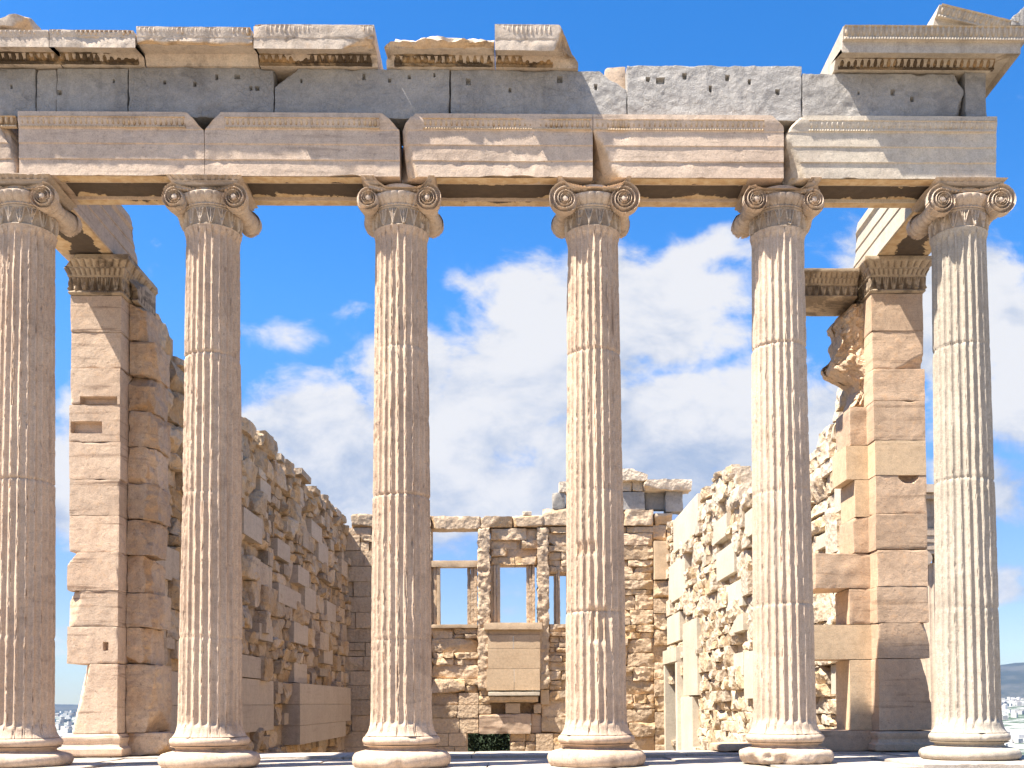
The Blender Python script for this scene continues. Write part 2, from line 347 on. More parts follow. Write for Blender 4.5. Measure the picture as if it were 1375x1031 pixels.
# ------------------------------------------------------------------ platform and ground
pf = thing('stone_platform', 'pale marble platform of worn paving slabs and steps under the six columns', 'platform', (0, 1, -3.2))
FLOORX, FLOORZ = [-5.3, -3.2, -1.1, 1.1, 3.2, 5.3], [-.012, -.035, -.05, -.05, -.03, 0.]
mb = MB(); x = -6.3
for (ya, yb) in ((-1.0, .62), (.625, 1.62), (1.625, 2.75)):
    x = -6.3 + U(0, .3)
    while x < 6.3:
        L = U(1.0, 1.7); stone(mb, x, min(x+L, 6.4)-.006, ya, yb-.005, -.32, float(np.interp(x+L/2, FLOORX, FLOORZ))*(1 if ya < 1.5 else .2)+U(-.006, .003), seg=.07, rnd=.008, rvar=.04, rough=.004, front=(0, 0, 1), segs=(.05, .05, .16)); x += L
obj('paving', mb, M_FLOOR, pf)
mb = MB()
for k in range(3):
    z1 = -.32 - .25*k; yf = -1.0 - .33*(k+1); x = -6.9
    while x < 6.9:
        L = U(1.1, 1.9); stone(mb, x, x+L-.006, yf, yf+.9, z1-.25, z1+.245 if False else z1, seg=.09, rnd=.01, rvar=.05, rough=.006); x += L
box(mb, -6.25, 6.25, -.3, 2.7, -3.3, -.33)
obj('steps', mb, M_FLOOR, pf)

def ground_mat():
    m = bpy.data.materials.new('ground'); m.use_nodes = True; q = NT(m.node_tree)
    pos = q.N('ShaderNodeNewGeometry').outputs['Position']
    near = q.mix(q.ss(q.noise(pos, .7, 6, .65), .35, .65), (.31, .26, .20), (.24, .195, .145))
    near = q.mix(q.ss(q.noise(pos, 9, 4), .45, .7), near, (.36, .31, .25))
    far = q.mix(q.ss(q.noise(pos, .006, 6, .7), .46, .54), (.36, .34, .31), (.05, .075, .035))
    dist = q.V('LENGTH', pos, None, 1)
    col = q.mix(q.ss(dist, 60, 160), near, far)
    bp = q.N('ShaderNodeBump', None, Strength=.6, Distance=.05, Height=q.noise(pos, 6, 6, .7))
    b = q.N('ShaderNodeBsdfPrincipled', None, Base_Color=col, Roughness=.95, Normal=bp.outputs[0])
    q.t.links.new(b.outputs[0], q.N('ShaderNodeOutputMaterial').inputs[0]); return m
def axis(far):
    a = [0, 1.2, 1.9, 2.1, 3, 4.5, 6.5, 9, 13, 18, 24, 31, 40, 46, 52, 60, 72, 90, 115, 150, 200, 270, 370, 500, 700, 950, 1300, 1700, 2200, 2800, 3500, 4300, 5200, 6200, 7300, 8500, 10000, 12000, 15000, 19000]
    return np.array(sorted([-v for v in a if v] + a), float)
gx = axis(0); gy = axis(0)
GX, GY = np.meshgrid(gx, gy, indexing='ij'); rr_ = np.hypot(GX, GY)
def terrain(x, y):
    r = np.hypot(x, y); P = np.stack([x, y, 0*x], -1).reshape(-1, 3)
    n = fbm(P, .0013, 4, 3).reshape(x.shape); nn = fbm(P, .11, 3, 5).reshape(x.shape)
    z = np.where(y < 2.0, -.75, -3.1) + .12*nn*(r > 14)
    z = z + (-112 - z)*sst(r, 48, 240)
    z = z + sst(r, 1500, 7400)*(96 + 26*np.clip((x+400)/1500, -1, 1)) + 14*n*sst(r, 400, 1500)
    return z
GZ = terrain(GX, GY); nx_, ny_ = GX.shape
ii, jj = np.meshgrid(np.arange(nx_-1), np.arange(ny_-1), indexing='ij'); ii = ii.ravel(); jj = jj.ravel()
mb = MB(); mb.add(np.stack([GX, GY, GZ], -1).reshape(-1, 3), np.stack([ii*ny_+jj, (ii+1)*ny_+jj, (ii+1)*ny_+jj+1, ii*ny_+jj+1], 1))
tag(obj('ground', mb, ground_mat(), sharp=0), None, None, kind='structure')

# far hills: one ridge along the western horizon, high to the north (right), nearly gone to the south
na, nr = 260, 22
aa = np.linspace(R(-50), R(55), na); rr2 = np.linspace(7600, 12500, nr)
A2, R2 = np.meshgrid(aa, rr2, indexing='ij'); hx = np.sin(A2)*R2; hy = np.cos(A2)*R2
Pn = np.stack([hx, hy, 0*hx], -1).reshape(-1, 3); rid = fbm(Pn, .0006, 6, 21).reshape(hx.shape)
env = sst(A2, R(8), R(19))*.85 + .07
prof_ = np.sin(np.clip((R2-7600)/4900, 0, 1)*np.pi)**.8
hz_ = -40 + prof_*(env*(390 + 150*rid) + 30) + 14*fbm(Pn, .004, 4, 33).reshape(hx.shape)*prof_
ii, jj = np.meshgrid(np.arange(na-1), np.arange(nr-1), indexing='ij'); ii = ii.ravel(); jj = jj.ravel()
mb = MB(); mb.add(np.stack([hx, hy, hz_], -1).reshape(-1, 3), np.stack([ii*nr+jj, (ii+1)*nr+jj, (ii+1)*nr+jj+1, ii*nr+jj+1], 1))
hm = bpy.data.materials.new('hillside'); hm.use_nodes = True; q = NT(hm.node_tree); pos = q.N('ShaderNodeNewGeometry').outputs['Position']
hc = q.mix(q.ss(q.noise(pos, .003, 7, .7), .4, .6), (.022, .032, .032), (.055, .058, .052))
b = q.N('ShaderNodeBsdfPrincipled', None, Base_Color=hc, Roughness=1.); q.t.links.new(b.outputs[0], q.N('ShaderNodeOutputMaterial').inputs[0])
tag(obj('hills', mb, hm, sharp=0), None, None, kind='structure')

# the city on the plain: thousands of pale blocks nobody could count
mb = MB(); nb = 7500
ang = rng.uniform(R(-48), R(48), nb); rad = 650 + (7400-650)*rng.uniform(0, 1, nb)**1.1
P8, F8 = lattice(1, 1, 1)
bx_ = np.sin(ang)*rad; by_ = np.cos(ang)*rad; bz_ = terrain(bx_, by_)
wd = rng.uniform(9, 24, nb); dp = rng.uniform(9, 22, nb); ht = rng.uniform(7, 22, nb); keep = fbm(np.stack([bx_, by_, 0*bx_], 1), .0022, 3, 9) > -.22
for k in np.nonzero(keep)[0]:
    V8 = (P8-np.array([.5, .5, .04]))*np.array([wd[k], dp[k], ht[k]]); a = rng.uniform(0, 1.6); ca, sa = math.cos(a), math.sin(a)
    V8 = np.stack([V8[:, 0]*ca-V8[:, 1]*sa, V8[:, 0]*sa+V8[:, 1]*ca, V8[:, 2]], 1) + np.array([bx_[k], by_[k], bz_[k]]); mb.add(V8, F8, rng.uniform(.1, .9))
tag(obj('city', mb, plain_mat('city_walls', (.46, .43, .39), .8, .05, .01), sharp=30), 'pale low-rise city spreading over the plain far below the temple', 'city', kind='stuff')

# ------------------------------------------------------------------ columns
def shaft_mesh(cx, seed, joints, z0=.30, z1=5.96, rb=.347, rt=.293, wear=1.0, tone=.5, scar=()):
    nf, k = 24, 14; n = nf*k; rows = int((z1-z0)/.02); z = np.linspace(z0, z1, rows+1)
    t = (z-z0)/(z1-z0); rad = rb + (rt-rb)*(t**1.15)                       # slight entasis
    rad = rad + .055*np.exp(-((z-z0)/.055)) + .02*np.exp(-((z1-z)/.04))
    phs = (np.arange(k)+.0)/k; prof = np.where(np.abs(phs-.5) > .36, 0., np.sqrt(np.clip(1-((phs-.5)/.365)**2, 0, 1)))
    ph = (np.arange(nf)[:, None] + phs[None]).ravel()/nf*2*np.pi; pr = np.tile(prof, nf)
    lo, hi = z0+.10, z1-.045
    # flutes end in round scoops
    wz = sst(z, lo, lo+.06)*sst(-z, -hi, -hi+.05)
    depth = .034*(rad/rb)
    RR = rad[:, None] - (depth*wz)[:, None]*pr[None]
    PH = np.repeat(ph[None], rows+1, 0); Z = np.repeat(z[:, None], n, 1)
    Pn = np.stack([np.cos(PH)*2.6, np.sin(PH)*2.6, Z], -1).reshape(-1, 3)
    ar = (pr < .3)[None]*1.0
    nchip = fbm(Pn*np.array([3., 3., 1.6]), 2.6, 4, seed).reshape(RR.shape); big = fbm(Pn*np.array([.5, .5, .45]), 1.3, 3, seed+70).reshape(RR.shape)
    chip = np.clip(nchip*1.5 - .18 + .55*np.clip(big, -.2, 1), 0, 1)
    jag = np.clip(fbm(Pn*np.array([4., 4., 3.2]), 4.5, 3, seed+120).reshape(RR.shape)*1.8-.25, 0, 1)
    RR = RR - wear*ar*(.018*chip + .020*jag + .002)
    br = np.clip(fbm(Pn*np.array([.55, .55, .5]), 2.0, 4, seed+200).reshape(RR.shape)*2.4-.75, 0, 1)
    RR = RR - wear*ar*.022*br - wear*.012*np.clip(big*2-1.0, 0, 1) - .0022*fbm(Pn, 6, 3, seed+9).reshape(RR.shape)
    rawm = (ar*chip*.3)
    for j, zj in enumerate(joints):
        dz = np.abs(Z - zj - .006*np.sin(PH+seed)); gch = np.clip(fbm(Pn*np.array([2., 2., .3]), 3, 2, seed+40+j).reshape(RR.shape)+.1, 0, 1)
        RR = RR - (.006+.012*((j*7+seed) % 3)/2)*np.exp(-(dz/.009)**2) - .022*gch*np.exp(-(dz/.03)**2)*ar
        RR = RR + np.where(Z > zj, .0045*np.sin(PH*1+j*2+seed), 0)
    for (zs, ps, hz, hp, dd) in scar:
        w = np.exp(-((Z-zs)/hz)**12 - (((PH-ps+np.pi) % (2*np.pi)-np.pi)/hp)**12); RR = RR - dd*w*(.8+.5*nchip); rawm = np.maximum(rawm, w*.3)
    P = np.stack([cx+RR*np.cos(PH), RR*np.sin(PH), Z], -1).reshape(-1, 3)
    i, j = np.meshgrid(np.arange(rows), np.arange(n), indexing='ij'); i = i.ravel(); j = j.ravel(); j2 = (j+1) % n
    mb = MB(); mb.add(P, np.stack([i*n+j, i*n+j2, (i+1)*n+j2, (i+1)*n+j], 1), tone, rawm.ravel()); return mb

def base_mesh(cx, seed, broken=0.):
    zf = float(np.interp(cx, FLOORX, FLOORZ))-.004; pr = []
    def torus(zc, hz, rc, rx):
        for a in np.linspace(-90, 90, 11): pr.append((rc+rx*math.cos(R(a)), zc+hz*math.sin(R(a))))
    torus(.061+zf/2, .06-zf/2, .475, .06-zf*.3)
    for t in np.linspace(0, 1, 8): pr.append((.46-.075*math.sin(t*np.pi)**.8-.045*t, .128+.065*t))
    pr.append((.42, .197)); torus(.248, .048, .385, .047); pr.append((.40, .30))
    def mod(ph, h, idx):
        P = np.stack([np.cos(ph)*1.5, np.sin(ph)*1.5, h*3], -1).reshape(-1, 3)
        w = fbm(P, 2.2, 4, seed).reshape(h.shape); w2 = fbm(P*np.array([1, 1, .4]), 5, 3, seed+4).reshape(h.shape)
        out = -.05*np.clip(w*1.6-.45, 0, 1) - .006*w2
        if broken: out = out - broken*np.clip(w+.35, 0, 1)*sst(-h, -.17, -.02)*(1+.6*w2)
        return out
    mb = MB(); lathe(mb, pr, 160, cx, 0, mod); return mb

VC, VZ, VR, VB = .325, 6.232, .197, math.log(1/.68)/(2*math.pi)
def capital_face(seed, cx, dmg=0., ydir=-1, swag=.06, tone=.5, VR=.197):
    VR = VR if ydir < 0 else .15
    X, Z = np.meshgrid(np.linspace(-.56, .56, 188), np.linspace(6.01, 6.45, 76), indexing='ij')
    P = np.stack([X, Z, 0*X], -1).reshape(-1, 3); w = fbm(P, 9, 3, seed).reshape(X.shape); w2 = fbm(P, 3.2, 3, seed+9).reshape(X.shape)
    A = np.abs(X); dx = A-VC; dz = Z-VZ; r = np.hypot(dx, dz)*(1+.05*w*dmg); th = np.arctan2(dx, dz) % (2*np.pi)
    rout = VR*np.exp(-VB*th) - dmg*.05*np.clip(w2*1.6-.2, 0, 1)
    inv = r < rout
    phs = (np.log(np.maximum(VR/np.maximum(r, 1e-4), 1e-4))/VB - th)/(2*np.pi); fr = phs - np.floor(phs)
    ridge = np.exp(-((np.minimum(fr, 1-fr))/.16)**4)
    canal = np.sin(np.clip(fr, 0, 1)*np.pi)
    hv = .02 + .026*ridge - .055*canal*(1-ridge) + .02*sst(-r, -.15, -.03); hv = np.where(r < .032, .055 - 10*r*r, hv)
    # canalis between the volutes
    t = np.clip(A/VC, 0, 1); ztop = VZ+VR - swag*(1-t**2); zbot = VZ+VR*math.exp(-VB*2*math.pi) - .035*(1-t**2)
    inc = (A <= VC+.002) & (Z < ztop) & (Z > zbot - .004)
    q = (Z-zbot)/np.maximum(ztop-zbot, .01); hc = .012 + .02*(np.exp(-((q-.06)/.07)**2)+np.exp(-((q-.94)/.07)**2)+.6*np.exp(-((q-.5)/.05)**2)) - .012*np.sin(np.clip(q, 0, 1)*np.pi)
    H = np.where(inv, hv, hc); mask = inv | inc
    H = H*(1-.55*dmg*np.clip(w2*2, 0, 1)) + .004*w
    cell = mask[:-1, :-1] & mask[1:, :-1] & mask[:-1, 1:] & mask[1:, 1:]
    nX, nZ = X.shape; idx = lambda i, j: i*nZ+j
    i, j = np.nonzero(cell)
    front = np.stack([cx+X, ydir*(.325+H), Z], -1).reshape(-1, 3); back = np.stack([cx+X, np.full(X.shape, ydir*.26), Z], -1).reshape(-1, 3)
    F = [np.stack([idx(i, j), idx(i+1, j), idx(i+1, j+1), idx(i, j+1)], 1)]; N = nX*nZ
    pad = np.pad(cell, 1)
    for di, dj, a, b in ((-1, 0, (0, 1), (0, 0)), (1, 0, (1, 0), (1, 1)), (0, -1, (0, 0), (1, 0)), (0, 1, (1, 1), (0, 1))):
        bd = cell & ~pad[1+di:1+di+cell.shape[0], 1+dj:1+dj+cell.shape[1]]; i, j = np.nonzero(bd)
        v0 = idx(i+a[0], j+a[1]); v1 = idx(i+b[0], j+b[1]); F.append(np.stack([v1, v0, v0+N, v1+N], 1))
    F = np.concatenate(F); V = np.concatenate([front, back]); used = np.unique(F); mp = np.zeros(len(V), int); mp[used] = np.arange(len(used))
    F = mp[F]
    if ydir > 0: F = F[:, ::-1]
    mb = MB(); mb.add(V[used], F, tone); return mb

def make_column(k, label, mat, seed, joints, wear, dmg, abacus_cut=None, basebreak=0., scar=(), vr=.197):
    cx = CX[k]
    t = thing('column', label, 'column', (cx, 0, 0), 'fluted columns along the porch front')
    b = base_mesh(cx, seed, basebreak); obj('base', b, mat, t, sharp=50)
    obj('shaft', shaft_mesh(cx, seed, joints, wear=wear, scar=scar), mat, t, sharp=50)
    # capital: echinus, with neck, volutes, bolsters and abacus as its own pieces
    mb = MB(); pr = [(.27, 6.160), (.315, 6.170), (.325, 6.182), (.315, 6.195)] + [(.315+.06*math.sin(a)**1.0, 6.200+.10*a/1.57) for a in np.linspace(0, 1.57, 12)] + [(.36, 6.315), (.30, 6.330), (.28, 6.430)]
    lathe(mb, pr, 240, cx, 0, lambda ph, h, i: np.where((h > 6.198) & (h < 6.305), .016*(np.abs(np.sin(ph*12))**.6-.6), np.where((h > 6.165) & (h < 6.196), .005*np.sin(ph*48), 0)))
    cap = obj('capital', mb, M_CAP, t, sharp=45)
    mb = MB(); zz = np.linspace(5.945, 6.165, 30)
    def relief(ph, h, i):
        q = (h-5.970)/.17; a = (ph*8/np.pi) % 1.0; alt = np.floor(ph*8/np.pi) % 2
        stem = np.exp(-((a-.5)/.09)**2)*(q > .05)
        fan = np.exp(-((np.abs(a-.5) - .36*np.clip(q, 0, 1)**(.6+alt*.6))/.07)**2)
        leaf = np.maximum(stem, np.maximum(fan, .8*np.exp(-((np.abs(a-.5)-.2*np.clip(q, 0, 1))/.06)**2)))
        P = np.stack([np.cos(ph)*2, np.sin(ph)*2, h*6], -1).reshape(-1, 3); w = fbm(P, 3, 3, seed+2).reshape(h.shape)
        rim = .012*np.exp(-((h-5.958)/.008)**2) + .01*np.exp(-((h-6.158)/.006)**2)
        return rim + np.where((q > .02) & (q < .98), .036*leaf*np.clip(1-1.2*np.clip(w, 0, 1), 0, 1) - .012, 0) + .005*w
    lathe(mb, [(.297 + .012*((z-5.945)/.22)**2, z) for z in zz], 480, cx, 0, relief)
    hh_ = np.linalg.norm(mb.V[0][:, :2]-np.array([cx, 0]), axis=1) - (.297+.012*((mb.V[0][:, 2]-5.945)/.22)**2); mb.T[0][:, 1] = np.clip(.75-hh_/.02, 0, 1)  # grime and shade in the relief's hollows, both put into the colour
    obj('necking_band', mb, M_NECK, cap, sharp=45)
    for yd in (-1, 1): obj('volute_face', capital_face(seed+yd, cx, dmg, yd, tone=.62, VR=vr), M_CAP if k not in (2, 3, 4) else M_MID, cap, sharp=35)
    for s in (-1, 1):
        mb = MB(); ys = np.linspace(-.275, .275, 40)
        lathe(mb, [(.080 + .045*abs(y/.275)**1.5 + .008*math.cos(y*62), y) for y in ys], 48, cx+s*(VC+.008), VZ-.012, axis='y')
        obj('bolster', mb, M_CAP, cap, sharp=50)
    mb = MB()
    zab = VZ+vr-.012
    def post(P, rw):
        q = np.clip((P[:, 2]-zab)/(ZA-zab), 0, 1); o = np.interp(q, [0, .08, .3, .42, .5, .8, .86, 1.], [-.075, -.06, -.05, -.03, -.045, -.012, 0, 0])
        eg = .010*np.sign(np.sin((P[:, 0]-cx)*74))*(q > .52)*(q < .82)
        P = P.copy(); P[:, 0] = cx+(P[:, 0]-cx)*(1+o/.41); P[:, 1] = P[:, 1]*(1+o/.38) + eg*np.sign(P[:, 1])
        if abacus_cut:
            x0, hw, dp = abacus_cut; w = fbm(P+seed, 6, 3, seed)
            u = np.clip(1-(np.abs(P[:, 0]-cx-x0)/hw)**2, 0, 1)
            front = P[:, 1] < .05
            lim = ZA - dp*u**.6*(1+.3*w); rw = np.maximum(rw, ((P[:, 2] > lim) & front)*.35)
            P[:, 2] = np.where(front, np.minimum(P[:, 2], np.maximum(lim, 6.340)), P[:, 2])
            P[:, 1] = np.where(front & (u > .1), P[:, 1]+.05*u*np.clip((P[:, 2]-6.400)/.1, 0, 1), P[:, 1])
        return P, rw
    stone(mb, cx-.41, cx+.41, -.385, .385, zab, ZA-.004, rnd=.006, rvar=.02, rough=.003, segs=(.014, .03, .009), post=post)
    obj('abacus', mb, M_CAP if k not in (2, 3, 4) else M_MID, cap, sharp=40)
    return t
def zy(k, py): return float(at(PX_BOT[k], py, -.33)[2])
make_column(0, 'warm fluted column under the weathered side beam, leftmost in the row', M_WARM, 11, [zy(0, 640), zy(0, 853)], 1.15, .25, vr=.165)
make_column(1, 'rosy fluted column with an unbroken capital in front of the shaded rubble wall', M_WARM, 23, [zy(1, 470), zy(1, 658), zy(1, 855)], 1.0, .3, vr=.16)
make_column(2, 'tan fluted column with hollowed capital, between the shaded wall and the window openings', M_WARM, 37, [zy(2, 459), zy(2, 661), zy(2, 857)], 1.15, .5, (0.04, .30, .19), vr=.17)
make_column(3, 'scarred fluted column with big scrolls on its split capital, before the far window wall', M_WARM, 41, [zy(3, 465), zy(3, 655), zy(3, 820)], 1.2, .55, (0., .36, .2), scar=((zy(3, 838), -1.55, .19, .36, .030), (zy(3, 735), -2.0, .07, .45, .022)))
make_column(4, 'cream fluted column with worn capital and crumbled base before the sunlit rubble wall', M_MID, 59, [zy(4, 456), zy(4, 655), zy(4, 810)], .9, .9, (-.1, .38, .2), basebreak=.09, vr=.16)
make_column(5, 'pale fluted corner column with crisp scrolled capital under the intact corner cornice', M_PALE, 67, [zy(5, 457), zy(5, 640), zy(5, 815)], .75, .1, vr=.19)

# ------------------------------------------------------------------ architrave
def egg_strip(x0, x1, yb, z0, z1, pitch, out=.035, seed=0, erode=.6, tone=.6, bead=True):
    """egg-and-dart strip: rows over height, fine along x; y points to the viewer (negative)"""
    n = max(4, int((x1-x0)/(pitch/9))); xs = np.linspace(x0, x1, n+1); zs = np.linspace(z0, z1, 15)
    X, Z = np.meshgrid(xs, zs, indexing='ij'); q = (Z-z0)/(z1-z0)
    a = ((X-x0)/pitch) % 1.0 - .5
    e = np.clip((q-.25)/.7, 0, 1); body = out*(.25+.75*e)
    egg = np.sqrt(np.clip(1-(a/.34)**2-((e-.62)/.62)**2, 0, 1)); dart = np.exp(-((np.abs(a)-.5)/.05)**2)*.6
    H = body*.6 + .03*egg*(q > .25) + .012*dart*(q > .25) - .012*(q > .25)
    if bead: H = np.where(q < .2, .012 + .010*np.abs(np.sin((X-x0)/pitch*2*np.pi)), H)
    H = np.where(q > .93, out*1.25, H)
    P = np.stack([X, 0*X, Z], -1).reshape(-1, 3); w = fbm(P, 2.3, 4, seed).reshape(X.shape)
    H = H*(1-erode*np.clip(w*2.2-.2, 0, 1)) + .003*fbm(P, 14, 2, seed+1).reshape(X.shape)
    V = np.stack([X, yb-H, Z], -1).reshape(-1, 3); m = len(zs); N = len(V)
    i, j = np.meshgrid(np.arange(n), np.arange(m-1), indexing='ij'); i = i.ravel(); j = j.ravel()
    F = [np.stack([i*m+j, (i+1)*m+j, (i+1)*m+j+1, i*m+j+1], 1)]
    V2 = V.copy(); V2[:, 1] = yb+.03
    k = np.arange(n); F.append(np.stack([k*m+m-1, (k+1)*m+m-1, (k+1)*m+m-1+N, k*m+m-1+N], 1)); F.append(np.stack([(k+1)*m, k*m, k*m+N, (k+1)*m+N], 1))
    k = np.arange(m-1); F.append(np.stack([k+1, k, k+N, k+1+N], 1)); F.append(np.stack([n*m+k, n*m+k+1, n*m+k+1+N, n*m+k+N], 1))
    rw = np.clip(.9-(H-.3*out)/(.55*out), 0, 1).reshape(-1)*((Z > z0+.2*(z1-z0)) & (Z < z0+.93*(z1-z0))).reshape(-1)  # shade in the hollows between eggs put into the colour
    mb = MB(); mb.add(np.concatenate([V, V2]), np.concatenate(F), tone, np.concatenate([rw, rw])); return mb

ZT = 7.165                                  # top of the architrave
YF = -.335
ARCH_G = 'architrave blocks spanning the columns'
def arch_profile():
    return dense([(YF, ZA), (YF, 6.655), (YF-.012, 6.66), (YF-.014, 6.825), (YF-.024, 6.83), (YF-.025, 6.985), (YF-.032, 6.992), (YF-.036, 7.04), (YF-.052, 7.075), (YF-.052, ZT), (.34, ZT), (.34, ZA), (.20, ZA), (.19, ZA+.045), (-.16, ZA+.05), (-.17, ZA)], .045)
def make_architrave(x0, x1, label, mat, cuts, seed, egg=(None, None), wear=.3, end_egg=True):
    t = thing('architrave_block', label, 'architrave block', ((x0+x1)/2, 0, ZA), ARCH_G)
    mb = MB()
    def post(P, rw):
        w = fbm(P*np.array([1., 1., 1.]), 3.0, 4, seed); h = fbm(P*np.array([.5, 1, 3.]), 5, 3, seed+3)
        fr = (P[:, 1] < -.2)
        P = P.copy(); P[:, 1] += fr*(.022*np.clip(w*1.8-.35, 0, 1) + .004*h); P[:, 2] += .003*h
        low = fr & (P[:, 2] < ZA+.05); P[:, 2] += low*.035*np.clip(w*2-.2, 0, 1)
        for (d, pt, rg, rv) in cuts: P, rw = cutp(P, rw, d, pt, rg, seed, rv)
        return P, rw
    sweep(mb, arch_profile(), x0+.003, x1-.003, .03, post, tone=U(.4, .6))
    obj('beam', mb, mat, t, sharp=35)
    mb = MB()                              # the soffit: ochre skin with a ragged black crust
    n = int((x1-x0)/.035); X, Y = np.meshgrid(np.linspace(x0+.40, x1-.40, n), np.linspace(-.325, .33, 20), indexing='ij')
    Z = ZA-.005 + .045*sst(Y, -.19, -.15)*sst(-Y, -.22, -.18); P = np.stack([X, Y, Z], -1).reshape(-1, 3); P[:, 2] += .006*fbm(P, 9, 3, seed)
    i, j = np.meshgrid(np.arange(n-1), np.arange(19), indexing='ij'); i = i.ravel(); j = j.ravel(); F = np.stack([i*20+j, i*20+j+1, (i+1)*20+j+1, (i+1)*20+j], 1)
    mb = MB(); mb.add(P, F, .5, sst(-np.abs(P[:, 1]-.02+.1*fbm(P, 1.7, 2, seed+8)), -.27, -.05)); obj('underside', mb, M_SOFF, t, sharp=0)
    ea = x0+.02 if egg[0] is None else egg[0]; eb = x1-.02 if egg[1] is None else egg[1]
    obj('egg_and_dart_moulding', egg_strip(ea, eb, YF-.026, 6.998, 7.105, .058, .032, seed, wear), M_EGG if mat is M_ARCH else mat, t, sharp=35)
    return t
def ax(px, py=190): return float(at(px, py, YF)[0])
def az(py, px=690): return float(at(px, py, YF)[2])
def P3(px, py, Y=YF): return tuple(at(px, py, Y))
XA = [ax(-60), ax(26), ax(275), ax(537), ax(796), ax(1052), ax(1337)]
make_architrave(XA[0], XA[1], 'short broken architrave end above the column under the weathered side beam', M_ARCH, [((1, -.6, .3), P3(10, 195), .04, .3)], 5)
make_architrave(XA[1], XA[2], 'pink veined architrave block over the first gap from the left, upper right corner chipped', M_ARCH, [((.75, -.15, .7), P3(262, 163), .02, .3)], 6, (None, ax(250)))
make_architrave(XA[2], XA[3], 'pink veined architrave block over the second gap, both upper corners chipped away', M_ARCH, [((-.75, -.15, .7), P3(288, 163), .02, .3), ((.75, -.15, .7), P3(522, 162), .02, .3)], 7, (ax(303), ax(510)))
make_architrave(XA[3], XA[4], 'cream architrave block over the third gap with its lower left corner broken off', M_ARCH, [((-.75, -.15, .7), P3(550, 162), .02, .3), ((-1, -1.1, -.3), P3(553, 212), .03, .5)], 8, (ax(568), None))
make_architrave(XA[4], XA[5], 'cream architrave block over the fourth gap, ochre scar at its lower left end', M_ARCH, [((-.9, -1.0, -.6), P3(815, 212), .03, .9), ((.75, -.3, .7), P3(1040, 160), .02, .3)], 9, (None, ax(1025)))
make_architrave(XA[5], XA[6], 'pale architrave block at the right corner, slanting worn upper left edge', M_ARCHP, [((-.8, -.25, .75), P3(1072, 163), .03, .2), ((-1., -.9, -.5), P3(1068, 212), .035, .2)], 10, (ax(1085), None), .5)
# side beams running back from the corner columns to the wall ends
def side_beam(xa, xb, inner, mat, label, yend, cuts, seed):
    t = thing('side_beam', label, 'stone beam', ((xa+xb)/2, 1.4, ZA), 'beams running back from the corner columns')
    mb = MB(); s = 1 if inner == xb else -1
    pr = [(s*(.34), ZA), (s*.34, 6.70), (s*.352, 6.705), (s*.354, 6.87), (s*.366, 6.875), (s*.368, 7.02), (s*.40, 7.06), (s*.40, 7.16), (-s*.34, 7.16), (-s*.34, ZA)]
    pr = dense(pr, .06); cx = (xa+xb)/2
    def post(P, rw):
        w = fbm(P, 3, 3, seed); P = P.copy(); P[:, 1] += .012*w; P[:, 2] += .006*w
        for (d, pt, rg, rv) in cuts: P, rw = cutp(P, rw, d, pt, rg, seed, rv)
        return P, rw
    xf = (np.array([[0, 1., 0], [1., 0, 0], [0, 0, 1.]]), np.array([cx, 0, 0.]))
    def post2(P, rw):
        Q = P @ xf[0].T + xf[1]; Q, rw = post(Q, rw); return (Q - xf[1]) @ xf[0], rw
    sweep(mb, pr, .352, yend, .05, post2, xf=xf)
    obj('beam', mb, mat, t, sharp=35)
    X, Y = np.meshgrid(np.linspace(cx-.32, cx+.32, 16), np.linspace(.4, 1.66, 40), indexing='ij'); P = np.stack([X, Y, np.full(X.shape, ZA-.005)], -1).reshape(-1, 3)
    i, j = np.meshgrid(np.arange(15), np.arange(39), indexing='ij'); i = i.ravel(); j = j.ravel(); F = np.stack([i*40+j, i*40+j+1, (i+1)*40+j+1, (i+1)*40+j], 1)
    mb = MB(); mb.add(P, F, .5, sst(-np.abs(P[:, 0]-cx-.05+.12*fbm(P, 1.7, 2, seed+8)), -.3, -.05)); obj('underside', mb, M_SOFF, t, sharp=0)
side_beam(-5.66, -4.98, -4.98, M_ARCH, 'weathered grooved beam running back from the left corner column to the shaded wall end', 2.5, [((.3, .8, .75), (-5.0, 2.25, 6.95), .06, .3)], 3)
side_beam(4.93, 5.61, 4.93, M_REPN, 'clean white restored beam running back from the right corner column to the sunlit pier', 2.55, [((-.2, .9, .6), (5.0, 2.35, 6.95), .03, 0)], 4)

